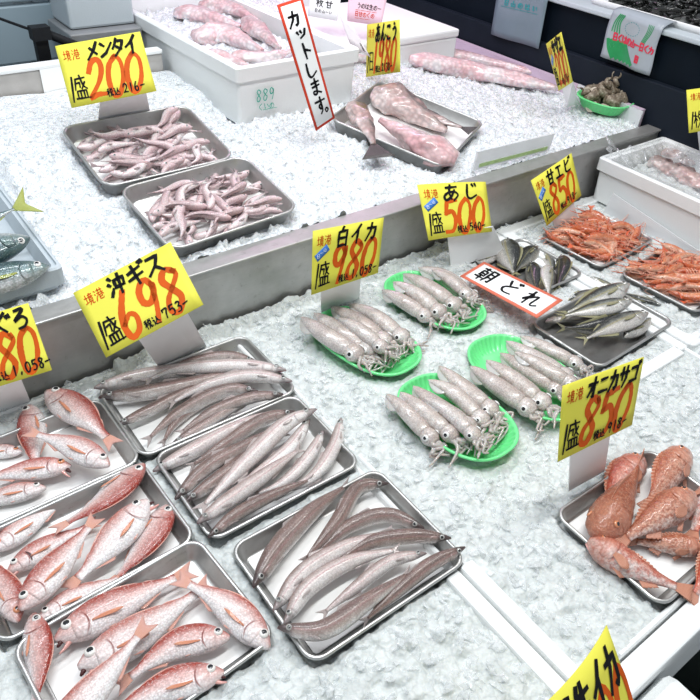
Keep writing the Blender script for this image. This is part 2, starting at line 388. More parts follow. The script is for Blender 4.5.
# ------------------------------------------------------------------ strokes (brush lettering)
def dk(x=76, y=0): return [[(x, y), (x+7, y+13)], [(x+14, y-3), (x+21, y+10)]]
G = {
'メ': [[(75, 8), (55, 50), (15, 92)], [(28, 35), (74, 72)]],
'ン': [[(15, 22), (38, 38)], [(15, 88), (50, 72), (88, 25)]],
'タ': [[(40, 5), (28, 35), (8, 60)], [(35, 22), (82, 22), (62, 60), (20, 96)], [(32, 48), (66, 66)]],
'イ': [[(70, 5), (45, 38), (10, 60)], [(52, 35), (52, 96)]],
'沖': [[(12, 12), (25, 22)], [(5, 38), (18, 48)], [(8, 92), (28, 62)], [(42, 28), (42, 65)], [(42, 28), (90, 28), (88, 65)], [(42, 62), (90, 62)], [(66, 5), (66, 98)]],
'ギ': [[(12, 38), (80, 26)], [(8, 66), (90, 54)], [(40, 8), (58, 98)]]+dk(80, 0),
'ス': [[(18, 18), (78, 18), (55, 60), (10, 92)], [(52, 58), (92, 92)]],
'カ': [[(10, 32), (82, 32), (78, 80), (62, 92), (55, 84)], [(45, 6), (42, 50), (10, 94)]],
'ッ': [[(15, 45), (24, 62)], [(42, 40), (50, 58)], [(85, 38), (70, 75), (35, 95)]],
'ト': [[(40, 5), (40, 95)], [(40, 40), (78, 58)]],
'し': [[(30, 8), (28, 70), (48, 92), (85, 72)]],
'ま': [[(15, 22), (85, 22)], [(20, 45), (80, 45)], [(52, 5), (52, 70), (40, 90), (20, 85), (25, 70), (50, 74), (85, 92)]],
'す': [[(8, 25), (92, 25)], [(58, 5), (58, 60), (45, 70), (35, 58), (45, 46), (58, 55), (56, 80), (38, 98)]],
'。': [[(30, 60), (50, 50), (65, 65), (50, 82), (32, 74), (30, 60)]],
'あ': [[(20, 22), (80, 18)], [(45, 5), (42, 50), (52, 88)], [(70, 35), (50, 75), (22, 88), (12, 70), (35, 50), (70, 48), (90, 68), (65, 95)]],
'ん': [[(55, 5), (15, 92), (40, 55), (52, 58), (55, 85), (70, 92), (92, 65)]],
'こ': [[(20, 22), (75, 18), (65, 30)], [(20, 70), (40, 88), (85, 84)]],
'う': [[(40, 8), (60, 16)], [(25, 40), (60, 30), (80, 45), (70, 75), (40, 98)]],
'じ': [[(30, 8), (28, 70), (48, 92), (85, 72)]]+dk(60, 8),
'白': [[(50, 3), (38, 20)], [(22, 22), (22, 95)], [(22, 22), (80, 22), (80, 95)], [(22, 56), (80, 56)], [(22, 90), (80, 90)]],
'甘': [[(5, 30), (95, 30)], [(28, 5), (28, 92)], [(72, 5), (72, 92)], [(28, 60), (72, 60)], [(28, 90), (72, 90)]],
'エ': [[(18, 20), (82, 20)], [(50, 20), (50, 85)], [(5, 85), (95, 85)]],
'ビ': [[(25, 8), (25, 80), (40, 90), (88, 86)], [(75, 22), (25, 48)]]+dk(78, 0),
'オ': [[(8, 32), (92, 32)], [(62, 5), (62, 92), (48, 84)], [(60, 34), (10, 80)]],
'ニ': [[(20, 28), (80, 28)], [(8, 80), (92, 80)]],
'サ': [[(5, 35), (95, 35)], [(30, 8), (30, 65)], [(70, 8), (70, 60), (42, 95)]],
'ゴ': [[(15, 25), (80, 25), (78, 85)], [(12, 85), (85, 85)]]+dk(82, 2),
'ザ': [[(5, 35), (95, 35)], [(30, 8), (30, 65)], [(70, 8), (70, 60), (42, 95)]]+dk(82, 2),
'朝': [[(5, 15), (48, 15)], [(26, 3), (26, 28)], [(12, 30), (12, 65)], [(12, 30), (42, 30), (42, 65)], [(12, 47), (42, 47)], [(12, 64), (42, 64)], [(2, 80), (50, 80)], [(26, 64), (26, 98)],
      [(60, 8), (60, 70), (52, 95)], [(60, 8), (90, 8), (90, 92), (80, 86)], [(60, 34), (90, 34)], [(60, 58), (90, 58)]],
'ど': [[(28, 8), (45, 42)], [(85, 30), (35, 52), (25, 72), (45, 90), (85, 88)]]+dk(74, 2),
'れ': [[(28, 5), (28, 96)], [(8, 30), (35, 28), (8, 72), (50, 30), (65, 28), (65, 80), (75, 90), (95, 78)]],
'ろ': [[(25, 12), (75, 12), (18, 60), (60, 42), (85, 62), (70, 88), (35, 95)]],
'ぐ': [[(70, 5), (25, 48), (70, 95)]]+dk(76, 20),
'生': [[(30, 8), (12, 40)], [(25, 28), (85, 28)], [(20, 58), (80, 58)], [(50, 5), (50, 92)], [(5, 92), (95, 92)]],
'境': [[(5, 35), (38, 35)], [(22, 8), (22, 75)], [(2, 80), (40, 72)], [(68, 2), (68, 12)], [(48, 14), (92, 14)], [(58, 18), (62, 28)], [(80, 18), (76, 28)], [(45, 32), (96, 32)],
      [(52, 42), (52, 72)], [(52, 42), (86, 42), (86, 72)], [(52, 57), (86, 57)], [(52, 72), (86, 72)], [(62, 74), (45, 98)], [(76, 74), (76, 92), (96, 90)]],
'港': [[(10, 10), (22, 20)], [(5, 38), (18, 46)], [(5, 95), (24, 62)], [(38, 18), (92, 18)], [(52, 4), (52, 36)], [(78, 4), (78, 36)], [(32, 38), (97, 38)], [(48, 40), (32, 62)],
      [(78, 40), (97, 60)], [(50, 56), (80, 56), (80, 72)], [(50, 72), (80, 72)], [(50, 56), (50, 92), (85, 92), (88, 82)]],
'盛': [[(20, 14), (90, 14)], [(22, 14), (8, 60)], [(25, 32), (48, 30), (44, 52)], [(55, 2), (70, 45), (90, 58)], [(85, 28), (55, 58)], [(18, 64), (18, 94)],
      [(18, 64), (82, 64), (82, 94)], [(38, 64), (38, 94)], [(60, 64), (60, 94)], [(2, 95), (98, 95)]],
'税': [[(38, 5), (12, 15)], [(5, 32), (45, 32)], [(25, 12), (25, 98)], [(25, 38), (5, 70)], [(28, 42), (45, 58)], [(60, 3), (66, 16)], [(88, 3), (80, 16)], [(56, 22), (56, 48)],
      [(56, 22), (90, 22), (90, 48)], [(56, 46), (90, 46)], [(66, 50), (62, 78), (48, 97)], [(78, 50), (78, 90), (98, 88), (98, 76)]],
'込': [[(10, 10), (22, 22)], [(5, 42), (22, 42), (20, 75), (5, 92)], [(20, 80), (45, 93), (98, 93)], [(66, 12), (58, 45), (38, 70)], [(62, 28), (72, 55), (95, 70)]],
'枚': [[(5, 30), (45, 30)], [(25, 5), (25, 98)], [(25, 35), (5, 70)], [(28, 42), (45, 58)], [(65, 5), (50, 40)], [(60, 25), (95, 25)], [(85, 25), (70, 65), (45, 97)], [(58, 40), (75, 75), (97, 96)]],
'の': [[(52, 22), (40, 75), (20, 80), (12, 55), (40, 22), (75, 25), (88, 55), (75, 85), (55, 95)]],
'は': [[(15, 10), (12, 90)], [(40, 30), (92, 28)], [(68, 8), (68, 75), (55, 90), (40, 80), (55, 68), (92, 88)]],
'山': [[(50, 8), (50, 88)], [(15, 40), (15, 90), (85, 90)], [(85, 38), (85, 96)]],
'一': [[(10, 50), (90, 50)]],
'日': [[(22, 8), (22, 95)], [(22, 10), (80, 10), (80, 95)], [(22, 50), (80, 50)], [(22, 90), (80, 90)]],
'い': [[(20, 15), (22, 70), (38, 85), (45, 68)], [(78, 25), (88, 65)]],
'く': [[(70, 5), (25, 48), (70, 95)]],
'0': [[(55, 2), (22, 22), (12, 60), (30, 97), (60, 96), (85, 60), (82, 20), (55, 2), (40, 8)]],
'1': [[(55, 2), (45, 98)]],
'2': [[(10, 32), (30, 6), (62, 4), (78, 26), (58, 60), (8, 95)], [(8, 95), (45, 90), (92, 92)]],
'3': [[(20, 12), (55, 2), (78, 20), (45, 44)], [(45, 44), (82, 62), (66, 92), (15, 94)]],
'4': [[(60, 4), (10, 65), (92, 62)], [(66, 40), (60, 98)]],
'5': [[(28, 6), (20, 42)], [(20, 42), (60, 38), (82, 62), (62, 92), (18, 94)], [(28, 6), (88, 4)]],
'6': [[(48, 0), (20, 40), (14, 75), (35, 98), (68, 90), (72, 62), (45, 50), (18, 68)]],
'7': [[(12, 10), (12, 30)], [(12, 10), (84, 8), (60, 50), (48, 98)]],
'8': [[(80, 15), (45, 2), (22, 22), (48, 45), (76, 70), (55, 97), (20, 90), (22, 65), (52, 45), (84, 22), (74, 8)]],
'9': [[(74, 20), (48, 2), (18, 18), (20, 44), (50, 50), (76, 30), (74, 8), (68, 55), (55, 98)]],
'-': [[(10, 52), (92, 46)]], ',': [[(40, 80), (28, 105)]],
}
SMOOTH = set('0123456789しますあんこうじどれろのはい。くぐ')
def ribbons(text, x, y, cw, ch, adv, wid, vert=False, slant=0., jit=1.2):
    """strokes of a run of characters, in millimetres on a card; returns list of (left,right) point strips"""
    out = []; cx, cy = x, y
    for c in text:
        for s in G.get(c, []):
            p = np.array(s, float) + rng.normal(0, jit, (len(s), 2))
            p = np.stack([cx + p[:, 0]/100*cw - slant*(p[:, 1]/100-.5)*ch, cy + p[:, 1]/100*ch], 1)
            if c in SMOOTH and len(p) > 2: q, L = catmull(p, max(6, 5*len(p)))
            else:
                q = np.vstack([np.linspace(p[i], p[i+1], 4, endpoint=False) for i in range(len(p)-1)]+[p[-1:]])
            T = np.gradient(q, axis=0); T /= np.linalg.norm(T, axis=1)[:, None]+1e-9
            n = np.stack([-T[:, 1], T[:, 0]], 1); k = np.linspace(0, 1, len(q))
            w = wid/2*(.72+.28*np.sin(PI*np.clip(k*1.1+.15, 0, 1)))*(1+rng.normal(0, .05, len(q)))
            q = q.copy(); q[0] -= T[0]*wid*.25; q[-1] += T[-1]*wid*.25
            out.append((q+n*w[:, None], q-n*w[:, None]))
        if vert: cy += adv
        else: cx += adv
    return out
def lettering(name, strips, mapf, off, mat, parent, label=None):
    V, F = [], []
    for A, B in strips:
        o = len(V); n = len(A)
        for a, b in zip(A, B): V.append(mapf(a[0], a[1], off)); V.append(mapf(b[0], b[1], off))
        F += [(o+2*i, o+2*i+1, o+2*i+3, o+2*i+2) for i in range(n-1)]
    o = mesh(name, V, F, mat, parent, smooth=False)
    if label: o['label'] = label
    return o

def card(kind, px, az, el, D, W, H, runs, label, mat='yellow', bend=0., stand=None, border=None, stickers=(), cat='price card', extra=None, group=None, standlabel=None):
    a, e = math.radians(az), math.radians(el)
    N = np.array([math.cos(e)*math.cos(a), math.cos(e)*math.sin(a), math.sin(e)])
    cx, cy = np.mean([q[0] for q in px]), np.mean([q[1] for q in px])
    C = EYE + nrm(ray(cx, cy))*D
    def onp(x, y, off=0.):
        d = ray(x, y); return EYE + d*(((C-EYE)@N)/(d@N))
    Q = [onp(*q) for q in px]
    def mapf(x, y, off):
        s, t = x/W, y/H
        p = (1-t)*((1-s)*Q[0]+s*Q[1]) + t*((1-s)*Q[3]+s*Q[2])
        return p + N*(off - bend*(2*s-1)**2*(1 if bend > 0 else 1))
    base = (Q[2]+Q[3])/2
    r = root(kind, label, cat, base, group)
    n1, m1 = (5, 15)
    Gd = np.array([[mapf(W*j/(m1-1), H*i/(n1-1), 0) for j in range(m1)] for i in range(n1)])
    if border:
        slab('sheet', Gd, N, .0012, M[border[0]], r)
        b = border[1]
        Gi = np.array([[mapf(b+(W-2*b)*j/(m1-1), b+(H-2*b)*i/(n1-1), .0004) for j in range(m1)] for i in range(n1)])
        slab('writing_panel', Gi, N, .0003, M[mat], r)
    else:
        slab('sheet', Gd, N, .0012, M[mat], r)
    for k, (nm, text, x, y, cw, ch, adv, wid, col, off, opt) in enumerate(runs):
        lettering(nm, ribbons(text, x, y, cw, ch, adv, wid, **opt), mapf, off, M[col], r)
    for st in stickers:
        (x0, y0), (x1, y1), hw = st
        d = nrm([x1-x0, y1-y0]); nn = np.array([-d[1], d[0]])*hw
        S = [(x0, y0)+nn, (x1, y1)+nn, (x1, y1)-nn, (x0, y0)-nn]
        Gs = quadgrid([(*q, 0) for q in S], 3, 8)
        Gs = np.array([[mapf(q[0], q[1], .0007) for q in rr] for rr in Gs])
        sk = sub(slab('sticker', Gs, N, .0003, M['blue'], r), r); sk['label'] = 'small blue sticker'
        lettering('sticker_lettering', [s for i in range(3) for s in ribbons('日一山'[i], x0+(x1-x0)*(.12+.27*i)-hw*.3, y0+(y1-y0)*(.22+.27*i)-hw*.6, hw*1.1, hw*1.1, 5, .9)], mapf, .0011, M['white_card'], sk)
    if stand:
        top = [onp(*stand[0]), onp(*stand[1])]; zb = stand[4] if len(stand) > 4 else -.012
        f = P if not (len(stand) > 5 and stand[5]) else U
        bot = [f(*stand[2], zb), f(*stand[3], zb)]
        nn = nrm(np.cross(bot[0]-top[0], top[1]-top[0])); nn = nn if nn@(EYE-C) > 0 else -nn
        k = N*-.003
        s = slab('stand', quadgrid([top[0]+k, top[1]+k, bot[0]+k, bot[1]+k], 2, 2), nn, .002, M['white_card'], r, smooth=False)
        s['label'] = 'white foam board stand under the card'
    return r

# ------------------------------------------------------------------ trays, dishes
FOOT = []          # (centre, ex, ey, hx, hy, round, rim, level)
def rrect(hx, hy, r, n=6):
    out = []
    for cx, cy, a0 in ((hx-r, hy-r, 0), (-hx+r, hy-r, 90), (-hx+r, -hy+r, 180), (hx-r, -hy+r, 270)):
        for k in range(n+1):
            a = math.radians(a0+90*k/n); out.append((cx+r*math.cos(a), cy+r*math.sin(a)))
    return out
def frame(c, lvl, dz):
    f = P if lvl == 'L' else U
    p = [f(*q, dz) for q in c]; C = sum(p)/4
    ex = nrm((p[1]-p[0])+(p[2]-p[3])); n = UP if lvl == 'L' else nU(C)
    if lvl == 'U': n = nrm(np.cross(ex, nrm((p[0]-p[3])+(p[1]-p[2]))))
    ey = nrm(np.cross(n, ex)); n = np.cross(ex, ey)
    hx = (np.linalg.norm(p[1]-p[0])+np.linalg.norm(p[2]-p[3]))/4; hy = (np.linalg.norm(p[0]-p[3])+np.linalg.norm(p[1]-p[2]))/4
    return dict(C=C, ex=ex, ey=ey, n=n, hx=hx, hy=hy, lvl=lvl)
def wframe(x0, x1, y0, y1, rot=0., z=.004):
    a = math.radians(rot); ex = np.array([math.cos(a), math.sin(a), 0]); ey = np.array([-math.sin(a), math.cos(a), 0])
    return dict(C=np.array([(x0+x1)/2, (y0+y1)/2, z]), ex=ex, ey=ey, n=UP, hx=(x1-x0)/2, hy=(y1-y0)/2, lvl='L')
def tray(fr, label, depth=.032, r=.028, liner=True, group=None, shrink=0.):
    C, ex, ey, n, hx, hy = (fr[k] for k in ('C', 'ex', 'ey', 'n', 'hx', 'hy'))
    base = C-n*depth; t = root('steel_tray', label, 'tray', base, group)
    W = lambda x, y, z: C+ex*x+ey*y+n*z
    prof = [(.016, -depth), (.004, -.005), (.0008, -.0045), (0, -.002), (.0012, .0), (.004, .0008), (.0062, .0), (.0075, -.003), (.0165, -depth+.006), (.021, -depth+.002)]
    V = []; m = 28
    for ins, z in prof:
        for x, y in rrect(hx-ins, hy-ins, max(.004, r-ins*.8)): V.append(W(x, y, z))
    F = [f[::-1] for f in grid_faces(len(prof), m, True)]
    F = [f[::-1] for f in F]
    F.append(tuple((len(prof)-1)*m+k for k in range(m))); F.append(tuple(k for k in range(m))[::-1])
    mesh('tray_body', V, F, M['steel'], t)
    if liner:
        i = .0225+rng.uniform(0, .001); pts = rrect(hx-i, hy-i, .006, 2); q = len(pts)
        V = [W(x, y, -depth+.0035) for x, y in pts]+[W(x, y, -depth+.0023) for x, y in pts]
        F = [tuple(range(q)), tuple(range(q, 2*q))[::-1]]+[(k, q+k, q+(k+1) % q, (k+1) % q) for k in range(q)]
        mesh('paper_liner', V, [f if len(f) > 4 else f[::-1] for f in F], M['paper'], t, smooth=False)
    FOOT.append((C, ex, ey, hx, hy, 0, depth, fr['lvl']))
    fr['floor'] = -depth+.004; return t
def dish(fr, label, depth=.03, group=None):
    C, ex, ey, n, hx, hy = (fr[k] for k in ('C', 'ex', 'ey', 'n', 'hx', 'hy'))
    t = root('green_dish', label, 'dish', C-n*depth, group); m = 264
    def loop(ins, z, rib=0.):
        o = []
        for k in range(m):
            a = 2*PI*k/m; c, s = math.cos(a), math.sin(a)
            rr = (abs(c)**2.5+abs(s)**2.5)**(-1/2.5); f = rib*(.5+.5*math.cos(k*PI))*1.0 if False else rib*(.5+.5*math.cos(a*44))
            o.append(C+ex*(hx-ins-f)*rr*c+ey*(hy-ins-f)*rr*s+n*z)
        return o
    pr = [(.03, -depth, 0), (.024, -depth+.002, .001), (.004, -.004, .003), (0, -.003, 0), (0, .0, 0), (.002, .0014, 0), (.0055, .0008, 0), (.007, -.003, .002), (.0145, -depth*.55, .0048), (.024, -depth+.007, .0048), (.032, -depth+.003, 0)]
    V = []
    for q in pr: V += loop(*q)
    F = grid_faces(len(pr), m, True); F.append(tuple((len(pr)-1)*m+k for k in range(m))); F.append(tuple(range(m))[::-1])
    mesh('dish_body', V, F, M['green'], t)
    FOOT.append((C, ex, ey, hx, hy, 1, depth, fr['lvl'])); fr['floor'] = -depth+.006; return t

T = {}
FOOT.append((np.array([-.03, 1.546, .212]), X3, Y3, .333, .258, 0, .060, 'U')); FOOT.append((np.array([1.157, 2.178, .392]), X3, Y3, .222, .447, 0, .172, 'U')); FOOT.append((np.array([2.12, .917, .138]), X3, Y3, .182, .282, 0, .146, 'L'))
T['redA'] = wframe(-.055, .270, .905, 1.115, 1)
T['redB'] = wframe(-.052, .272, .690, .905, 1.5)
T['redC'] = wframe(-.028, .284, .458, .692, 4.)
T['ok1'] = wframe(.270, .622, .912, 1.143, 0)
T['ok2'] = wframe(.288, .609, .674, .910, 0)
T['ok3'] = wframe(.306, .626, .402, .652, 0)
T['kas'] = wframe(.822, 1.118, .157, .388, 0)
T['aji1'] = frame([(468, 262), (505, 238), (580, 265), (545, 300)], 'L', .004); T['aji1'].update(wframe(1.325, 1.545, .885, 1.115, 0))
T['aji2'] = wframe(1.235, 1.555, .605, .815, 2)
T['ebi1'] = wframe(1.60, 1.885, .885, 1.105, 3)
T['ebi2'] = wframe(1.635, 1.915, .610, .845, 4)
tray(T['redA'], 'rear steel tray of red fish at left edge, below the 1,058 price card')
tray(T['redB'], 'middle steel tray of red fish, between the two others at left')
tray(T['redC'], 'nearest steel tray of red fish, at the bottom left corner')
tray(T['ok1'], 'rear steel tray of slender brown fish, just in front of the 698 card')
tray(T['ok2'], 'middle steel tray of slender brown fish, between the other two')
tray(T['ok3'], 'nearest steel tray of slender brown fish, standing on bare ice at lower centre')
tray(T['kas'], 'steel tray of orange spiny rockfish at the right, near the front edge')
tray(T['aji1'], 'shallow steel tray of small dark fish partly under the flat red-bordered sign', liner=False)
tray(T['aji2'], 'shallow steel tray of silvery horse mackerel in front of the orange shrimp', liner=False)
tray(T['ebi1'], 'shallow steel tray of orange shrimp by the steel ledge, next to the blue-stickered 850 card', .022)
tray(T['ebi2'], 'shallow steel tray of orange shrimp at the right edge, below the white foam box', .022)
T['men1'] = frame([(62, 125), (188, 104), (234, 156), (100, 190)], 'U', .028)
T['men2'] = frame([(124, 186), (242, 155), (303, 207), (163, 254)], 'U', .028)
T['ank'] = frame([(341, 112), (385, 77), (482, 125), (432, 174)], 'U', .028)
tray(T['men1'], 'rear steel tray of small pale pink fish under the yellow 200 card', .042, .04)
tray(T['men2'], 'front steel tray of small pale pink fish, resting by the steel ledge', .042, .04)
tray(T['ank'], 'steel tray of monkfish pieces standing askew on the upper ice', .040, .035)
def dwf(cx, cy, hx, hy, rot, z=.018): return wframe(cx-hx, cx+hx, cy-hy, cy+hy, rot, z)
T['dA'] = dwf(.838, .962, .092, .140, 8)
T['dB'] = dwf(1.085, 1.000, .090, .140, 8)
T['dC'] = dwf(.842, .663, .094, .134, 3)
T['dD'] = dwf(1.062, .670, .098, .150, -4)
dish(T['dA'], 'green dish of squid nearest the yellow 980 card')
dish(T['dB'], 'rearmost green dish of squid, beside the flat red-bordered sign')
dish(T['dC'], 'frontmost green dish of squid, between the slender fish and the 850 card')
dish(T['dD'], 'green dish of squid directly behind the 850 card')
T['dS'] = frame([(575, 92), (599, 84), (637, 101), (613, 114)], 'U', .048)
dish(T['dS'], 'small bright green dish of turban shells at the far end of the ice', .04)

# ------------------------------------------------------------------ styrofoam trays and steel counter
def foam_tray(name, x0, x1, y0, y1, z1, h, w, label, cat='foam tray', mat='foam', fl=.02, group=None, z0=None):
    r = root(name, label, cat, ((x0+x1)/2, (y0+y1)/2, z1-h), group)
    V = []
    for ins, z in ((0, z1-h), (0, z1-.003), (.003, z1), (w-.003, z1), (w, z1-.003), (w+.004, z1-h+fl)):
        for x, y in rrect((x1-x0)/2-ins, (y1-y0)/2-ins, .02, 4): V.append(((x0+x1)/2+x, (y0+y1)/2+y, z))
    m = 20; F = grid_faces(6, m, True); F.append(tuple(range(m))[::-1]); F.append(tuple(5*m+k for k in range(m)))
    mesh('box_body', V, F, M[mat], r, smooth=False)
    return r
foam_tray('foam_tray', -.55, .606, .148, 1.195, -.010, .07, .010, 'white foam tray full of ice under the red and slender fish')
foam_tray('foam_tray', .618, 1.505, .148, 1.195, -.008, .07, .010, 'white foam tray full of ice under the green squid dishes')
foam_tray('foam_tray', 1.515, 2.02, .53, 1.195, -.004, .07, .035, 'white foam tray full of ice under the orange shrimp')
foam_tray('foam_tray', 1.515, 2.02, -.3, .52, -.004, .07, .035, 'white foam tray reaching the right edge, next to the front rim')
# counter carcass
for xx in (.606, 1.512):
    y0 = .150 if xx < 1 else .54
    for sd, nm in ((-1, 'left'), (1, 'right')):
        wl = box('foam_wall', (xx+sd*.016-.0145, y0, -.07), (xx+sd*.016+.0145, .405 if xx < 1 else 1.19, -.004+.002*sd), M['foam'], None, .005)
        tag(wl, '%s one of the two white foam walls running to the front between slender fish and rockfish' % nm if xx < 1 else '%s one of the two white foam walls between the green dishes and the orange shrimp' % nm, 'foam wall')
wl = box('foam_wall', (1.30, .528, -.07), (1.476, .560, -.004), M['foam'], None, .004); tag(wl, 'short white foam wall in front of the horse mackerel tray', 'foam wall')
ct = root('display_counter', 'long steel fish display counter with a raised rear shelf', 'counter', (.85, .65, -.8))
box('base_cabinet', (-.6, .30, -.8), (2.25, 1.21, -.078), M['metal_grey'], ct)
box('front_rim', (-.6, .102, -.22), (2.25, .143, -.001), M['foam'], ct, .004)['label'] = 'white front rim board'
lg = sub(box('rear_ledge', (-.6, 1.212, -.3), (2.30, 1.226, .150), M['ledge'], ct, .002), ct); lg['label'] = 'upright brushed steel ledge between the two levels'
sub(box('ledge_top', (-.6, 1.206, .150), (2.30, 1.262, .157), M['ledge'], ct, .003), ct)['label'] = 'flat steel top of the ledge'
box('shelf_bed', (-.6, 1.226, -.3), (2.28, 2.24, .10), M['metal_grey'], ct)
box('shelf_bed', (1.22, 2.24, -.3), (2.28, 2.9, .10), M['metal_grey'], ct)
# end panels on the aisle side
bx = box('pale_end_board', (2.262, 1.28, .10), (2.285, 2.9, .205), M['pink_edge']); tag(bx, 'pale pinkish board edging the far right end of the upper ice', 'board')

# ------------------------------------------------------------------ ice beds
def cells(X, Y, s, seed, tilt, off):
    g = np.random.default_rng(seed); i0, j0 = np.floor(X/s).astype(int), np.floor(Y/s).astype(int)
    i0m, j0m = i0.min()-2, j0.min()-2; ni, nj = i0.max()-i0m+3, j0.max()-j0m+3
    jx, jy = g.uniform(0, 1, (ni, nj)), g.uniform(0, 1, (ni, nj)); tx, ty = g.normal(0, tilt, (ni, nj)), g.normal(0, tilt, (ni, nj)); of = g.normal(0, off, (ni, nj))
    best = np.full(X.shape, 1e9); H = np.zeros(X.shape)
    for di in (-1, 0, 1):
        for dj in (-1, 0, 1):
            a, b = i0+di-i0m, j0+dj-j0m
            sx, sy = (i0+di+jx[a, b])*s, (j0+dj+jy[a, b])*s; d = (X-sx)**2+(Y-sy)**2; k = d < best
            best = np.where(k, d, best); H = np.where(k, of[a, b]+tx[a, b]*(X-sx)+ty[a, b]*(Y-sy), H)
    return H
def wob(X, Y, s, seed, n=7):
    g = np.random.default_rng(seed); h = 0
    for _ in range(n):
        a, f, p = g.uniform(0, 2*PI), g.uniform(.6, 1.8)/s, g.uniform(0, 2*PI); h = h+np.sin((X*math.cos(a)+Y*math.sin(a))*f*2*PI+p)
    return h/n
class Bed:
    def __init__(s, name, x0, x1, y0, y1, st, hf, lvl, mat, label, skirt):
        s.x0, s.y0, s.st = x0, y0, st; nx, ny = int((x1-x0)/st)+1, int((y1-y0)/st)+1; s.nx, s.ny = nx, ny
        X, Y = np.meshgrid(x0+np.arange(nx)*st, y0+np.arange(ny)*st, indexing='ij'); Z = hf(X, Y); s.mask = np.zeros(X.shape, bool)
        for C, ex, ey, hx, hy, rd, dep, lv in FOOT:
            if lv != lvl: continue
            n = np.cross(ex, ey); D = np.stack([X-C[0], Y-C[1], Z-C[2]], -1); a, b = D@ex, D@ey
            if rd: q = ((np.abs(a)/hx)**2.5+(np.abs(b)/hy)**2.5)**.4; ins = q < .93; rimd = (q < 1.15)
            else: ins = (np.abs(a) < hx-.004) & (np.abs(b) < hy-.004); rimd = (np.abs(a) < hx+.012) & (np.abs(b) < hy+.012)
            pz = C[2]-(n[0]*(X-C[0])+n[1]*(Y-C[1]))/n[2]
            Z = np.where(rimd, np.minimum(Z, pz-.006), Z); Z = np.where(ins, np.minimum(Z, pz-dep-.004), Z); s.mask |= rimd
        s.Z = Z
        V = np.stack([X, Y, Z], -1).reshape(-1, 3); F = np.array(grid_faces(nx, ny)); o = len(V)
        ring = [i*ny for i in range(nx)]+[(nx-1)*ny+j for j in range(1, ny)]+[i*ny+ny-1 for i in range(nx-2, -1, -1)]+[j for j in range(ny-2, 0, -1)]
        B = V[ring].copy(); B[:, 2] = skirt; V = np.vstack([V, B]); F = [tuple(f[::-1]) for f in F]; q = len(ring)
        F += [(ring[k], ring[(k+1) % q], o+(k+1) % q, o+k) for k in range(q)]+[tuple(o+k for k in range(q))]
        ob = mesh(name, V, F, mat, None, smooth=True, origin=((x0+x1)/2, (y0+y1)/2, skirt)); tag(ob, label, 'ice', kind='stuff')
    def h(s, x, y):
        i = int(np.clip(round((x-s.x0)/s.st), 0, s.nx-1)); j = int(np.clip(round((y-s.y0)/s.st), 0, s.ny-1)); return s.Z[i, j], s.mask[i, j]
def h_lo(X, Y):
    z = -.013+.0035*wob(X, Y, .22, 3)+cells(X, Y, .026, 5, .14, .0022)+cells(X, Y, .012, 6, .18, .0010)
    z = z+.022*np.exp(-np.abs(1.2-Y)/.05)*(X > .33)*sstep(1.62, 1.45, X)*(1+.5*wob(X, Y, .07, 8))
    for (cx, cy, r, a) in ((1.0, .85, .2, .012), (.72, .80, .12, .006), (.93, 1.09, .1, .010), (1.25, 1.1, .1, .012)): z = z+a*np.exp(-((X-cx)**2+(Y-cy)**2)/r**2)
    fl = np.minimum(np.abs(X-.612)+.5*sstep(.42, .5, Y), np.abs(X-1.51)); z = z-.012*np.exp(-(fl/.02)**2)
    return z
def h_up(X, Y):
    z = zu(X, Y)+.006*wob(X, Y, .16, 13)+cells(X, Y, .021, 15, .30, .0035)+cells(X, Y, .010, 16, .3, .0016)
    z = np.where((X < 1.0) & (Y > 1.75), np.minimum(z, .274+.02*np.sin(9*X)*.3+.006*wob(X, Y, .1, 77)), z); z = np.where((X < .925) & (Y > 2.14), .10, z)
    return z-.004-.03*np.exp(-((Y-1.262)/.008)**2)*0
B_lo = Bed('ice_bed', -.55, 2.02, .151, 1.205, .0055, h_lo, 'L', M['ice_lo'], 'wet crushed ice spread over the lower counter', -.07)
B_up = Bed('ice_bed', -.55, 2.26, 1.262, 2.14, .0065, h_up, 'U', M['ice_up'], 'white crushed ice heaped on the raised rear shelf', .105)
B_re = Bed('ice_bed', 1.23, 2.26, 2.14, 2.88, .0065, h_up, 'U', M['ice_up'], 'white crushed ice behind the large foam box at the rear', .105)
def chip_protos(n=14):
    out = []
    for k in range(n):
        b = bmesh.new(); sc = np.array([1, rng.uniform(.5, .9), rng.uniform(.3, .6)])
        for _ in range(11): b.verts.new(Vector(nrm(rng.normal(size=3))*sc*rng.uniform(.75, 1)))
        bmesh.ops.convex_hull(b, input=b.verts[:]); loose = [v for v in b.verts if not v.link_faces]
        bmesh.ops.delete(b, geom=loose, context='VERTS'); b.verts.index_update()
        out.append((np.array([v.co[:] for v in b.verts]), np.array([[v.index for v in f.verts] for f in b.faces if len(f.verts) == 3]))); b.free()
    return out
CH = chip_protos()
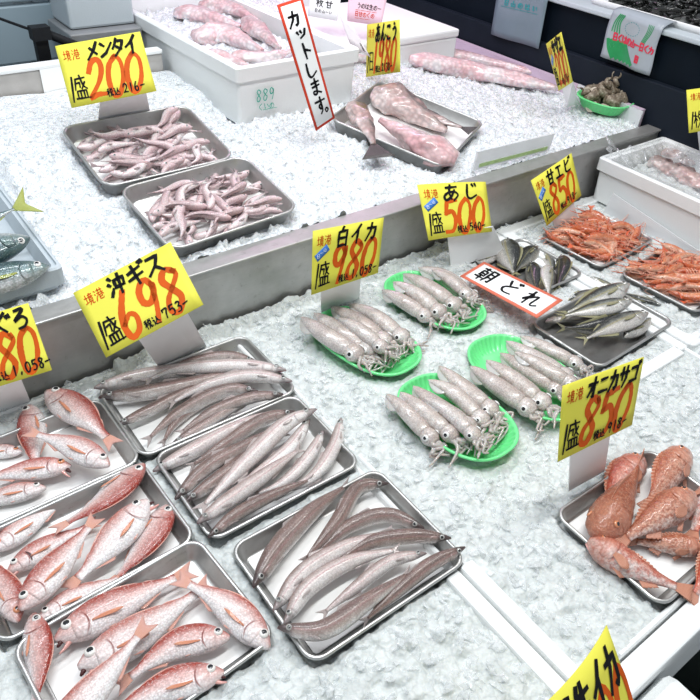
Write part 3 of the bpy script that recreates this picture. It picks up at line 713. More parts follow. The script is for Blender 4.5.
def chips(name, bed, n, x0, x1, y0, y1, s0, s1, label, ok=None, mat='ice_clear', lift=.25):
    V, F, o, c = [], [], 0, 0
    while c < n:
        x, y = rng.uniform(x0, x1), rng.uniform(y0, y1); c += 1
        z, m = bed.h(x, y)
        if m or (ok and not ok(x, y)): continue
        v, f = CH[rng.integers(len(CH))]; q = rng.normal(size=4); q /= np.linalg.norm(q); a, b, cc, d = q
        R = np.array([[1-2*(cc*cc+d*d), 2*(b*cc-a*d), 2*(b*d+a*cc)], [2*(b*cc+a*d), 1-2*(b*b+d*d), 2*(cc*d-a*b)], [2*(b*d-a*cc), 2*(cc*d+a*b), 1-2*(b*b+cc*cc)]])
        s = rng.uniform(s0, s1)**1; p = (v*s)@R.T; p[:, 2] *= .65; V.append(p+[x, y, z+s*lift]); F.append(f+o); o += len(v)
    V, F = np.vstack(V), np.vstack(F)
    ob = mesh(name, V, F.tolist(), M[mat], None, smooth=False, origin=(V[:, 0].mean(), V[:, 1].mean(), V[:, 2].min())); tag(ob, label, 'ice', kind='stuff')
seam = lambda x, y: y > .165 and abs(x-1.512) > .04 and not (y < .42 and abs(x-.606) < .04)
chips('ice_chips', B_lo, 6500, .0, 1.95, .12, 1.2, .006, .020, 'clear ice chips lying on the lower counter', seam, lift=.1)
chips('ice_chips', B_up, 8600, .0, 2.25, 1.27, 2.13, .004, .012, 'clear ice chips lying on the raised rear shelf', lift=.2)
chips('ice_chips', B_re, 1200, 1.25, 2.25, 2.15, 2.6, .004, .012, 'clear ice chips beside the large foam box at the rear', lift=.2)

# ------------------------------------------------------------------ boxes and background
def foam_box(name, x0, x1, y0, y1, z0, z1, w, label, mat='foam', rot=0., cat='foam box', fl=.02, r=.012, group=None, lip=.012, taper=.012):
    cx, cy = (x0+x1)/2, (y0+y1)/2; a = math.radians(rot); ca, sa = math.cos(a), math.sin(a)
    o = root(name, label, cat, (cx, cy, z0), group); hx, hy = (x1-x0)/2, (y1-y0)/2; V = []
    prof = [(taper, z0), (.006+lip*.2, z1-.042), (0, z1-.040), (0, z1-.004), (.004, z1), (w*.45, z1), (w*.5, z1-.006), (w, z1-.006), (w+.01, z0+fl)]
    for ins, z in prof:
        for x, y in rrect(hx-ins, hy-ins, r, 4): V.append((cx+ca*x-sa*y, cy+sa*x+ca*y, z))
    m = 20; F = grid_faces(len(prof), m, True); F.append(tuple(range(m))[::-1]); F.append(tuple((len(prof)-1)*m+k for k in range(m)))
    ob = mesh('box_body', V, F, M[mat], o, smooth=False); return o
def foam_block(name, x0, x1, y0, y1, z0, z1, label, mat='foam', cat='foam box', bw=.008, group=None, lid=.03):
    o = root(name, label, cat, ((x0+x1)/2, (y0+y1)/2, z0), group)
    box('box_body', (x0+.004, y0+.004, z0), (x1-.004, y1-.004, z1-lid), M[mat], o, bw); box('lid', (x0, y0, z1-lid), (x1, y1, z1), M[mat], o, bw); return o
# big box of flesh
BX = foam_box('foam_box', .94, 1.375, 1.735, 2.62, .228, .392, .03, 'large white foam box of fish flesh with green handwriting on its front', rot=1.5)
fy = 1.7305
def bxmap(x, y, off): return np.array([1.0+x, 1.7345-off+x*.02, .335-y])
lettering('handwriting', ribbons('889', 0.015, .012, .018, .034, .022, .0034, jit=2) + ribbons('くいの', 0.02, .052, .018, .02, .019, .0024, jit=3) + ribbons('一', 0.03, .062, .06, .02, .03, .002, jit=3), bxmap, .0006, M['green_ink'], BX)
# ice and flesh in the box
def mound(name, x0, x1, y0, y1, z, amp, mat, label, seed, cat='ice', kind='stuff', st=.006, skirt=None):
    nx, ny = int((x1-x0)/st), int((y1-y0)/st); X, Y = np.meshgrid(np.linspace(x0, x1, nx), np.linspace(y0, y1, ny), indexing='ij')
    Z = z+amp*wob(X, Y, .14, seed)+cells(X, Y, .022, seed, .35, .004)
    V = np.stack([X, Y, Z], -1).reshape(-1, 3); F = [f[::-1] for f in grid_faces(nx, ny)]; o = len(V)
    ring = [i*ny for i in range(nx)]+[(nx-1)*ny+j for j in range(1, ny)]+[i*ny+ny-1 for i in range(nx-2, -1, -1)]+[j for j in range(ny-2, 0, -1)]
    Bq = V[ring].copy(); Bq[:, 2] = skirt; V = np.vstack([V, Bq]); q = len(ring)
    F += [(ring[k], ring[(k+1) % q], o+(k+1) % q, o+k) for k in range(q)]+[tuple(o+k for k in range(q))]
    ob = mesh(name, V, F, mat, None, origin=((x0+x1)/2, (y0+y1)/2, skirt)); tag(ob, label, cat, kind=kind); return ob
mound('ice_fill', .99, 1.325, 1.785, 2.57, .338, .006, M['ice_up'], 'crushed ice under the flesh in the large foam box', 31, skirt=.25)
# right box with squid under film
RB = foam_box('foam_box', 1.945, 2.30, .64, 1.195, -.004, .138, .026, 'white foam box covered with clear film at the right edge', fl=.02)
mound('ice_fill', 1.985, 2.26, .69, 1.15, .084, .004, M['ice_lo'], 'ice inside the film-covered foam box at the right', 37, skirt=.018)
def film_sheet():
    st = 40; X, Y = np.meshgrid(np.linspace(1.955, 2.29, st), np.linspace(.65, 1.19, st*2), indexing='ij')
    k = np.minimum(np.minimum(X-1.955, 2.29-X), np.minimum(Y-.65, 1.19-Y)); Z = .1395-.045*sstep(.0, .12, k)+.006*wob(X, Y, .05, 41)*sstep(0, .02, k)
    r = root('clear_film', 'clear plastic film stretched over the foam box at the right', 'film', (2.12, .92, .1)); Gq = np.stack([X, Y, Z], -1)
    mesh('film_sheet', Gq.reshape(-1, 3), [f[::-1] for f in grid_faces(st, st*2)], M['film'], r)
    for i in range(6):
        x, y = rng.uniform(1.95, 2.05), rng.uniform(1.0, 1.2); pts = [(x, y, .146), (x-.01+rng.normal(0, .015), y+.02+rng.normal(0, .02), .165+rng.uniform(0, .02)), (x+.02+rng.normal(0, .03), y+.03, .150)]
        C, _ = catmull(pts, 12); G2 = np.stack([C, C+np.array([.012, .004, .004])], 0); slab('film_fold', G2, UP, .0004, M['film'], r)
film_sheet()
# grey box with yellowtail
LB = foam_box('fish_box', -.36, .297, 1.292, 1.80, .158, .212, .016, 'shallow grey-white box with blue silvery fish at the left edge', 'foam_grey', cat='fish box', fl=.012, lip=0)
# white boxes at the back
foam_block('foam_box', 1.53, 2.10, 2.03, 2.55, .185, .305, 'white lidded foam box standing behind the monkfish tray', group=None)
foam_block('foam_box', 1.40, 1.90, 2.60, 3.1, .25, .44, 'white foam box at the top edge behind the paper signs')
foam_block('foam_box', .715, .932, 2.34, 2.80, .366, .60, 'pale grey foam box on the dark table at the top left', 'foam_grey')
for i in range(4):
    p = np.array([.80+.09*i, 2.399, .43+.012*i]); 
wb = box('wall_back', (-.8, 3.15, -.8), (3.6, 3.2, 1.0), M['bluegrey']); tag(wb, kind='structure')
bp = root('panel_partition', 'blue-grey horizontal boards behind the ice at the top left', 'partition', (.2, 2.52, -.3))
for k in range(6): sub(box('board', (-.6, 2.5+.004*(k % 2), -.3+.18*k), (.735, 2.53, -.3+.18*k+.172), M['bluegrey'], bp, .006), bp)
rl = root('rear_rail', 'pale grey rail board along the back edge of the upper ice', 'rail', (.2, 2.16, -.1))
box('board', (-.6, 2.148, -.1), (.925, 2.178, .326), M['grime'], rl, .004)
box('top_strip', (-.6, 2.142, .326), (.925, 2.180, .338), M['foam'], rl, .003)
sub(box('tape_strip', (.55, 2.1425, .22), (.63, 2.145, .3385), M['white_card'], rl), rl)
tb = root('dark_table', 'dark grey table edge under the pale foam box at the top left', 'table', (.82, 2.6, -.8))
box('table_top', (.70, 2.30, .325), (.93, 2.95, .365), M['metal_grey'], tb, .004)
for x in (.74,): box('leg', (x-.02, 2.90, -.8), (x+.02, 2.94, .326), M['black'], tb)
for x in (.89,): box('leg', (x-.02, 2.90, -.8), (x+.02, 2.94, .326), M['black'], tb)
st = root('black_post', 'black strapped post in front of the blue-grey boards', 'post', (.60, 2.26, -.79))
V, F = merge([boxVF((.60, 2.26, -.2), X3, Y3, Z3, .018, .014, .59), boxVF((.60, 2.25, .395), X3, Y3, Z3, .026, .02, .018)]); mesh('post_body', V, F, M['black'], st, smooth=False)
V, F = tubeVF([(.61, 2.25, .395), (.66, 2.24, .370), (.73, 2.225, .335)], .013, 6); mesh('bracket_arm', V, F, M['black'], st)
V, F = tubeVF(catmull([(.40, 2.46, .47), (.49, 2.38, .43), (.585, 2.26, .40)], 14)[0], .004, 6); mesh('strap', V, F, M['black'], st)
# aisle counter on the far right
ac = root('seaweed_counter', 'dark navy counter with a pale top along the right side at the back', 'counter', (2.6, 1.9, -.8))
box('front_panel', (2.325, .2, -.8), (2.36, 3.1, .435), M['navy'], ac, .004)
box('kick_panel', (2.296, .2, -.8), (2.325, 3.1, .292), M['navy2'], ac, .003)
box('counter_top', (2.30, .2, .435), (2.36, 3.1, .452), M['foam_grey'], ac, .004)  # white rim in grey foam, so the colour holds the dimness here
box('counter_bed', (2.36, .2, .40), (3.3, 3.1, .43), M['foam_grey'], ac)
box('counter_base', (2.36, .22, -.8), (3.28, 3.08, .40), M['navy'], ac)
sw = root('seaweed_tray', 'white tray of wet black seaweed on the navy counter', 'tray', (2.56, 1.45, .43))
V = []; pr = [(.02, .431), (0, .468), (.004, .471), (.012, .468), (.03, .44)]
for ins, z in pr:
    for x, y in rrect(.2-ins, .28-ins, .05, 5): V.append((2.565+x, 1.42+y, z))
F = grid_faces(5, 24, True); F.append(tuple(range(24))[::-1]); F.append(tuple(4*24+k for k in range(24)))
mesh('tray_body', V, F, M['foam'], sw)
parts = []
for i in range(150):
    a, rr = rng.uniform(0, 2*PI), rng.uniform(0, 1)**.5; x, y = 2.565+.15*rr*math.cos(a), 1.42+.23*rr*math.sin(a); z = .452+.045*(1-rr*rr)
    d = rng.normal(0, .04, (4, 3)); d[:, 2] *= .25; pts = np.cumsum(d, 0)*.8+[x, y, z]; pts[:, 2] = np.clip(pts[:, 2], .447, .52); pts[:, 0] = np.clip(pts[:, 0], 2.40, 2.73); pts[:, 1] = np.clip(pts[:, 1], 1.17, 1.67)
    parts.append(tubeVF(catmull(pts, 10)[0], rng.uniform(.004, .009), 6))
V, F = merge(parts); ob = mesh('seaweed', V, F, M['weed'], None, origin=(2.565, 1.42, .447)); tag(ob, 'heap of glossy black seaweed in the white tray', 'seaweed', kind='stuff')
# plastic bag over the counter edge
bg = root('plastic_bag', 'white and green printed plastic bag hanging over the navy counter edge', 'bag', (2.29, 1.41, .33))
def bagmap(x, y, off):   # mm, origin at top right seen from the ice
    s, t = x/200, y/150; w = .1*(1-.06*math.sin(PI*t)); X_ = 2.2905-.006*math.sin(3*PI*s+1)*t-.006*t-off
    return np.array([X_, 1.512-.2*s+(.004*math.sin(5*t)), .470-.15*t-.012*s])
Gd = np.array([[bagmap(200*j/16, 150*i/10, 0) for j in range(17)] for i in range(11)]); slab('bag_sheet', Gd, -X3, .002, M['bag'], bg)
Gd = np.array([[np.array([2.2905+.07*i/4, 1.512-.2*j/8, .4705+.006*math.sin(PI*i/4)-.012*j/8*(1-i/4)]) for j in range(9)] for i in range(5)]); slab('bag_top_fold', Gd, UP, .002, M['bag'], bg)
rb = lambda pts, w: (lambda q, n: (q+n*w/2, q-n*w/2))(*(lambda q: (q, (lambda T: np.stack([-T[:, 1], T[:, 0]], 1)/(np.linalg.norm(T, axis=1)[:, None]+1e-9))(np.gradient(q, axis=0))))(catmull(np.array(pts, float), 14)[0]))
lettering('leaf_print', [rb([(34+6*i, 4), (24+7*i, 30), (22+10*i, 62)], 4.6) for i in range(4)]+[rb([(14+13*i, 86-1*i), (24+15*i, 114), (46+16*i, 142)], 13) for i in range(6)]+[rb([(150+6*i, 4), (152+5*i, 30), (144+4*i, 62)], 2.6) for i in range(4)], bagmap, .0008, M['bag_green'], bg)
lettering('red_print', ribbons('旬くはの山一日くカ'.replace('旬', '日'), 30, 62, 21, 25, 18.2, 5.4, jit=2)+ribbons('日', 132, 104, 18, 22, 10, 7), bagmap, .0016, M['bag_red'], bg)
lettering('ring_print', [rb([(95+28*math.cos(a), 36+20*math.sin(a)), (95+28*math.cos(a+.12), 36+20*math.sin(a+.12)), (95+28*math.cos(a+.2), 36+20*math.sin(a+.2))], 2) for a in np.linspace(0, 2*PI, 18, endpoint=False)], bagmap, .0008, M['teal_ink'], bg)
# clear pouch sheet
pc = root('plastic_pouch', 'blue-grey plastic pouch sheet hanging on the navy panel', 'pouch', (2.29, 1.93, .25))
Qp = [atx(*q, 2.286) for q in ((499, -14), (549, -4), (538.5, 49), (491.5, 34))]
pmap = lambda x, y, off: (1-y/100)*((1-x/100)*Qp[0]+x/100*Qp[1])+y/100*((1-x/100)*Qp[3]+x/100*Qp[2])-X3*(off+.006*math.sin(x*.06)*y/100+.004)
slab('pouch_sheet', np.array([[pmap(100*j/12, 100*i/8, 0) for j in range(13)] for i in range(9)]), -X3, .003, M['pouch'], pc)
lettering('print', ribbons('日山のはい', 18, 22, 10, 12, 14, 2.6)+ribbons('一一一一一一', 12, 34, 14, 6, 12.5, 1.2), pmap, .0012, M['teal_ink'], pc)
# small foam dividers
def leaning(name, qa, label, mat, th=.008, tape=False):
    r = root(name, label, 'divider', (qa[2]+qa[3])/2); n = nrm(np.cross(qa[1]-qa[0], qa[3]-qa[0])); n = n if n@(EYE-qa[0]) > 0 else -n
    slab('panel', quadgrid(qa, 3, 8), n, th, M[mat], r, smooth=False)
    if tape:
        t0, t1 = .68, .88; L = lambda t, s: (1-t)*((1-s)*qa[0]+s*qa[1])+t*((1-s)*qa[3]+s*qa[2]); c = [L(t0, .06), L(t0, .96), L(t1, .96), L(t1, .06)]
        slab('tape', quadgrid([q+n*.0008 for q in c], 2, 4), n, .0006, M['tape'], r, smooth=False)
    return r
q = [aty(478, 152, 1.272), aty(555, 133.5, 1.272), aty(549, 151, 1.272), aty(473, 171, 1.272)]
leaning('divider_board', q, 'translucent white divider board standing on the steel ledge, with green tape', 'board', .006, True)
q = [atx(612.6, 193, 1.925), atx(700, 252, 1.925), atx(692, 284, 1.912), atx(601, 217, 1.912)]
leaning('divider_board', q, 'grey divider board leaning on the film-covered foam box', 'board', .004)
q = [np.array([2.22, 1.275, .205]), np.array([2.255, 1.275, .205]), np.array([2.255, 1.275, .15]), np.array([2.22, 1.275, .15])]
q = [P(602, 92, .21)*0+np.array([2.255, 1.55, .215]), np.array([2.255, 1.27, .205]), np.array([2.25, 1.27, .150]), np.array([2.25, 1.55, .150])]
leaning('divider_board', q, 'low pale board behind the dish of turban shells', 'board', .006)
# foam box in front, bottom right
foam_block('foam_box', .40, .772, -.30, .0995, -.8, -.03, 'white foam box top poking up at the bottom right corner', bw=.02, lid=.06)
fl = box('floor', (-2, -2, -.86), (5, 4, -.8), M['floor']); tag(fl, kind='structure')
cr = root('blue_crate', 'dark blue crate on the floor at the bottom right corner', 'crate', (1.3, -.05, -.8))
V = []; 
for ins, z in ((.03, -.8), (0, -.5), (.012, -.498), (.035, -.79)):
    for x, y in rrect(.2-ins, .14-ins, .04, 4): V.append((1.32+x, -.06+y, z))
F = grid_faces(4, 20, True); F.append(tuple(range(20))[::-1]); F.append(tuple(60+k for k in range(20))); mesh('crate_body', V, F, M['navy2'], cr)

# ------------------------------------------------------------------ fish
class Body:
    """swept body: spine points in world space, dorsal and lateral directions"""
    def __init__(s, C, L, N0, flip, roll, sp, nu=46, nv=24, r=None):
        s.L = L; s.nu, s.nv, s.sp = nu, nv, sp
        T = np.gradient(C, axis=0); T /= np.linalg.norm(T, axis=1)[:, None]
        S = np.cross(N0, T); S /= np.linalg.norm(S, axis=1)[:, None]; S = S*flip; N = np.cross(T, S)*flip
        rr = math.radians(roll); s.D = S*math.cos(rr)+N*math.sin(rr); s.N = N*math.cos(rr)-S*math.sin(rr)
        s.C, s.T = C, T; s.u = np.linspace(0, 1, len(C)); s.r = rng.uniform(0, 1) if r is None else r
        us = sp['u']; uu = s.u
        s.top, s.bot, s.hw = (smooth_interp(us, sp[k], uu)*L for k in ('top', 'bot', 'hw'))
    def at(s, u):
        f = lambda A: np.array([np.interp(u, s.u, A[:, k]) for k in range(3)]); g = lambda A: float(np.interp(u, s.u, A))
        return f(s.C), nrm(f(s.T)), nrm(f(s.D)), nrm(f(s.N)), g(s.top), g(s.bot), g(s.hw)
    def p(s, u, a, off=0.):
        C, T, D, N, t, b, h = s.at(u); c, q = math.cos(a), math.sin(a)
        v = D*(t*c if c > 0 else b*c)+N*h*q; n = nrm(D*c/max(t if c > 0 else b, 1e-4)+N*q/max(h, 1e-4))
        return C+v+n*off, n
    def build(s, name, mat, parent, caps=True, mod=None):
        V, A, Q = [], [], []; off = s.r*3.7
        for i, u in enumerate(s.u):
            for j in range(s.nv):
                a = 2*PI*j/s.nv; c, q = math.cos(a), math.sin(a)
                k = 1.0 if mod is None else mod(u, a)
                V.append(s.C[i]+(s.D[i]*(s.top[i]*c if c > 0 else s.bot[i]*c)+s.N[i]*s.hw[i]*q)*k)
                A.append((u, c, s.r)); Q.append((u*s.L+off, c*.5*(s.top[i]+s.bot[i]), (1 if q >= 0 else -1)*(s.hw[i]*abs(q))+off))
        F = [f[::-1] for f in grid_faces(len(s.u), s.nv, True)]
        F.append(tuple(range(s.nv))); F.append(tuple((len(s.u)-1)*s.nv+j for j in range(s.nv))[::-1])
        if np.linalg.det(np.stack([s.T[5], s.D[5], s.N[5]])) > 0: pass
        else: F = [f[::-1] for f in F]
        return mesh(name, V, F, mat, parent, attrs={'fc': A, 'fp': Q})
def fin_sheet(name, mat, parent, root_pts, dirs, lens, mside, th=.0007, nj=5, label=None):
    n = len(root_pts); V, A = [], []
    for i in range(n):
        for j in range(nj):
            t = j/(nj-1); V.append(root_pts[i]+dirs[i]*lens[i]*t); A.append((i/(n-1), t, 0))
    V = np.array(V); V2 = V-np.repeat(np.asarray(mside), nj, 0)*th if np.ndim(mside) == 2 else V-mside*th
    F = grid_faces(n, nj); q = n*nj; F += [tuple(q+i for i in f[::-1]) for f in grid_faces(n, nj)]
    ring = [i*nj for i in range(n)]+[(n-1)*nj+j for j in range(1, nj)]+[i*nj+nj-1 for i in range(n-2, -1, -1)]+[j for j in range(nj-2, 0, -1)]
    for a, b in zip(ring, ring[1:]+ring[:1]): F.append((a, b, q+b, q+a))
    o = mesh(name, np.vstack([V, V2]), F, mat, parent, attrs={'fc': A+A, 'fp': A+A})
    if label: o['label'] = label
    return o
def eye(parent, c, n, r, iris, label=None, dome=.45, split=False):
    n = nrm(n); a = nrm(np.cross(n, X3 if abs(n[0]) < .9 else Y3)); b = np.cross(n, a); V, F, mi = [], [], []; m = 14
    pr = [(1.12, -.25), (1.0, .10), (.84, .24), (.60, .36), (.55, .375), (.27, .44)]
    for k, (q, h) in enumerate(pr):
        for j in range(m):
            t = 2*PI*j/m; V.append(c+r*q*(a*math.cos(t)+b*math.sin(t))+n*r*h*dome*2)
    F = grid_faces(len(pr), m, True); mi = [0]*(3*m)+[1]*(2*m); F.append(tuple((len(pr)-1)*m+j for j in range(m))); mi.append(1)
    if not split: return mesh('eye', V, F, [iris, M['pupil']], parent, mi=mi)
    k = 3*m; o = sub(mesh('eye', V[:4*m], F[:k], iris, parent), parent); P2 = [tuple(i-3*m for i in f) for f in F[k:]]
    mesh('pupil', V[3*m:], P2, M['pupil'], o)['label'] = 'black pupil'; return o
def med_fin(B, name, mat, parent, u0, u1, a, hf, lean=.5, n=18, inset=.15):
    R, D, Ls, S = [], [], [], []
    for i in range(n):
        k = i/(n-1); u = u0+(u1-u0)*k; p, nn = B.p(u, a); C, T, Dd, N, *_ = B.at(u); d = nrm(Dd*math.cos(a)+T*lean)
        h = hf(k)*B.L; R.append(p-d*h*inset-Dd*math.cos(a)*.0015); D.append(d); Ls.append(h*(1+inset)+.0015); S.append(N)
    return fin_sheet(name, mat, parent, R, D, Ls, np.array(S))
def tail_fin(B, mat, parent, ln, spread, fork=.45, n=17, name='tail_fin', lift=0.):
    C, T, D, N, t, b, h = B.at(1.); R, Dr, Ls = [], [], []
    for i in range(n):
        k = -1+2*i/(n-1); d = nrm(T+D*k*spread+N*lift); R.append(C-T*.004*1+D*k*(t if k > 0 else b)*.9); Dr.append(d); Ls.append(ln*(1-fork+fork*abs(k)**1.4)*math.sqrt(1+(k*spread)**2))
    return fin_sheet(name, mat, parent, R, Dr, Ls, N, .0012)
def pec_fin(B, mat, parent, u, a, ln, wd, ang=.25, off=.0012, n=9, name='pectoral_fin', lift=.12):
    R, Dr, Ls, S = [], [], [], []; p0, n0 = B.p(u, a, off); C, T, D, N, *_ = B.at(u)
    for i in range(n):
        k = -1+2*i/(n-1); d = nrm(T-D*(ang+k*.0)+n0*lift); w = nrm(np.cross(n0, d)); d = nrm(d+w*k*wd/ln)
        R.append(p0+w*k*wd*.3); Dr.append(d); Ls.append(ln*(1-.45*abs(k+.3)**1.5)); S.append(n0)
    return fin_sheet(name, mat, parent, R, Dr, Ls, np.array(S), .0009)
def patch(B, name, mat, parent, u0, u1, a0, a1, off, curve=.03, n=8, m=12, label=None):
    """a plate following the body surface (gill cover)"""
    G1, Nn, A, Q = np.zeros((n, m, 3)), np.zeros((n, m, 3)), [], []
    for j in range(m):
        k = j/(m-1); a = a0+(a1-a0)*k; e = 1-(2*k-1)**2
        for i in range(n):
            t = i/(n-1); u = u0+(u1-u0+curve*(e-.6))*t; o = off*(math.sin(PI*min(1, t*.75+.25))*.4+.6*t**.6)*(.35+.65*e**.5)+.0002
            G1[i, j], Nn[i, j] = B.p(u, a, o)
    for i in range(n):
        for j in range(m):
            a = a0+(a1-a0)*j/(m-1); u = u0+(u1-u0)*i/(n-1); A.append((u, math.cos(a), B.r)); Q.append((u*B.L+B.r*3.7, math.cos(a)*.1*B.L, B.r))
    nn = Nn.mean((0, 1)); nn /= np.linalg.norm(nn)
    return slab(name, G1, nn, off+.002, mat, parent, attrs={'fc': A+A, 'fp': Q+Q})
def jaw(B, mat, parent, drop, ln, r, name='lower_jaw', mr=1.):
    C, T, D, N, t, b, h = B.at(.10); s = C-D*b*.65; C0, T0, D0, *_ = B.at(.0); e = C0-T0*ln-D0*drop
    mid = (s+e)/2-D*r*.4; V, F = tubeVF(catmull([s, mid, e], 8)[0], np.linspace(r*1.25, r*.35, 8), 8)
    V2, F2 = tubeVF(catmull([C0+T0*.006-D0*drop*.3, e*.55+C0*.45], 4)[0], [r*.75*mr, r*.62*mr, r*.5*mr, r*.3*mr], 8)
    mesh(name, V, F, mat, parent); return mesh('mouth', V2, F2, M['mouth'], parent)

def spine(pts, hs, f, lvl, n, bl):
    """pixel way-points with their height over the tray floor -> world spine (head tip ... end of the body) and total length"""
    W = np.array([f(*p, h) for p, h in zip(pts, hs)]); Cc, L = catmull(W, 200); k = int(200*bl); body = Cc[:k+1]
    s = np.linspace(0, len(body)-1, n); body = np.stack([np.interp(s, np.arange(len(body)), body[:, i]) for i in range(3)], 1)
    N0 = np.tile(UP, (n, 1)) if lvl == 'L' else np.array([nU(p) for p in body]); return body, L*bl, N0, L
SP = {}
SP['red'] = dict(u=[0, .04, .10, .18, .30, .45, .62, .80, .92, 1.], top=[.022, .052, .088, .122, .150, .152, .122, .072, .042, .040], bot=[.020, .050, .085, .118, .142, .142, .110, .062, .040, .038], hw=[.016, .038, .058, .070, .078, .076, .060, .036, .018, .010])
SP['smelt'] = dict(u=[0, .03, .07, .12, .20, .35, .55, .75, .90, 1.], top=[.006, .016, .026, .036, .046, .052, .050, .040, .024, .014], bot=[.006, .016, .028, .040, .048, .054, .052, .038, .022, .013], hw=[.007, .016, .025, .034, .042, .050, .049, .037, .020, .008])
SP['aji'] = dict(u=[0, .04, .10, .18, .32, .48, .65, .82, .93, 1.], top=[.012, .040, .072, .100, .125, .125, .098, .052, .026, .022], bot=[.012, .040, .072, .104, .128, .124, .094, .048, .024, .020], hw=[.012, .032, .050, .062, .070, .068, .052, .030, .017, .010])
SP['rock'] = dict(u=[0, .05, .12, .22, .34, .48, .64, .80, .92, 1.], top=[.045, .085, .125, .155, .165, .150, .115, .075, .052, .046], bot=[.045, .085, .120, .145, .150, .135, .105, .070, .050, .044], hw=[.040, .080, .110, .125, .120, .100, .072, .042, .024, .014])
SP['pink'] = dict(u=[0, .05, .12, .24, .40, .58, .78, .92, 1.], top=[.030, .060, .085, .100, .098, .085, .058, .032, .020], bot=[.030, .060, .085, .108, .105, .082, .052, .030, .018], hw=[.028, .056, .080, .094, .090, .074, .048, .024, .010])
SP['monk'] = dict(u=[0, .08, .2, .35, .5, .68, .85, 1.], top=[.10, .17, .20, .19, .16, .11, .065, .035], bot=[.09, .16, .19, .18, .15, .10, .06, .033], hw=[.06, .10, .13, .13, .11, .085, .05, .03])
SP['long'] = dict(u=[0, .06, .15, .35, .6, .85, 1.], top=[.03, .055, .07, .075, .065, .045, .02], bot=[.03, .055, .07, .075, .065, .045, .02], hw=[.025, .045, .055, .06, .05, .035, .016])

def red_fish(tr, pts, lay, flip, label, roll=8, mouth=0, pale=False, depth=1., name='red_fish', pec=1, slit=False):
    fr = T[tr]; f0 = fr['C'][2]+fr['floor']; L0 = np.linalg.norm(P(*pts[0], f0)-P(*pts[-1], f0)); hw = .078*L0*.84
    hs = [f0+hw*(.95+1.35*(lay[0]+(lay[1]-lay[0])*i/(len(pts)-1))) for i in range(len(pts))]
    C, L, N0, Lt = spine(pts, hs, P, 'L', 50, .84)
    sp = {k: (np.array(v)*(depth*1.07 if k in ('top', 'bot') else 1)).tolist() for k, v in SP['red'].items()}
    B = Body(C, L, N0, flip, roll, sp); mid = B.at(.5)[0]; mid = (mid[0], mid[1], f0)
    r = root(name, label, 'fish', mid)
    B.build('body', M['redfish_pale' if pale else 'redfish'], r)
    tail_fin(B, M['redfin'], r, Lt*.165, .24, .30)
    med_fin(B, 'dorsal_fin', M['redfin'], r, .30, .86, 0., lambda k: (.022*math.sin(PI*min(1, k*1.15+.12))**.6 if k < .8 else .016*(1-k)*5)+.003, 1.8)
    med_fin(B, 'anal_fin', M['redfin'], r, .64, .84, PI, lambda k: .035*(1-k)**.6+.004, 1.6, 9)
    med_fin(B, 'pelvic_fin', M['redfin'], r, .34, .40, PI*.86, lambda k: .09*(1-.5*k), 3.5, 7)
    if pec: pec_fin(B, M['pecfin'], r, .285, PI*.58, L*.25, L*.022, .12)
    g = patch(B, 'gill_cover', M['redfish_pale' if pale else 'redfish'], r, .135, .255, PI*.24, PI*.83, L*.008, .035)
    e, n = B.p(.115, PI*.34, .0006); eye(r, e, n, L*.042, M['eye_amber'] if rng.uniform() < .5 else M['eye_silver'], split=True)
    if slit: patch(B, 'gill_slit', M['mouth'], r, .262, .285, PI*.36, PI*.72, L*.004, .035, 4, 10)['label'] = 'black gill slit'
    if mouth: jaw(B, M['redjaw'], r, L*.075*mouth, L*.012, L*.020, mr=.7+.5*mouth)
    return r
R_ = red_fish
R_('redA', [(46, 391), (80, 414), (117, 447)], (1.1, .6), 1, 'red fish at the tray rear corner nearest the 698 card, head up left', depth=1.12)
R_('redA', [(30, 405), (33, 432), (36, 478)], (.3, .2), -1, 'red fish half covered in the rear tray, head by the card stand, tail downward')
R_('redA', [(109, 466), (70, 446), (24, 430)], (1.7, 2.1), -1, 'red fish lying on top across the rear red tray, eye at right', pale=True)
R_('redA', [(71, 466), (30, 470), (-32, 482)], (1.2, .8), -1, 'red fish with wide open dark mouth at the front of the rear tray', mouth=2.2)
R_('redA', [(46, 488), (10, 495), (-48, 515)], (.5, .3), -1, 'pale red fish along the front rim of the rear red tray', pale=True)
R_('redA', [(22, 452), (-8, 452), (-45, 458)], (.4, .2), -1, 'pale red fish cut off by the left edge in the rear red tray', pale=True)
R_('redB', [(144, 464), (104, 500), (50, 532)], (.9, .9), 1, 'dark red fish at the rear right corner of the middle red tray', roll=18, depth=1.2)
R_('redB', [(-8, 552), (35, 520), (76, 492)], (.5, .3), 1, 'pale red fish along the rear rim of the middle red tray, tail up right', pale=True)
R_('redB', [(8, 572), (45, 548), (100, 520)], (.6, .4), 1, 'red fish with black gill slit near the left edge of the middle tray', mouth=1., slit=True)
R_('redB', [(20, 610), (58, 565), (99, 514)], (1.9, 1.7), 1, 'big red fish lying diagonally on top in the middle red tray', depth=1.05)
R_('redB', [(148, 500), (110, 545), (62, 594)], (1.0, .8), -1, 'silvery red fish with open jaws beside the big diagonal one', mouth=1.6, pale=True, depth=1.1)
R_('redB', [(170, 504), (143, 547), (105, 590)], (.3, .2), 1, 'red fish against the right wall of the middle red tray', roll=16, depth=1.2)
R_('redB', [(38, 620), (80, 596), (132, 572)], (1.0, .5), 1, 'pale red fish under the front rim of the middle red tray', pale=True)
R_('redB', [(18, 622), (6, 592), (-18, 548)], (1.3, 1.1), -1, 'red fish at the left edge of the middle tray, eye facing the viewer')
R_('redC', [(55, 640), (118, 606), (196, 568)], (.5, .3), 1, 'rearmost red fish of the nearest red tray, mouth open', mouth=1.6)
R_('redC', [(78, 668), (145, 630), (214, 580)], (.6, .3), 1, 'second red fish from the rear in the nearest tray, eye beside an orange tail', mouth=1.6, pale=True)
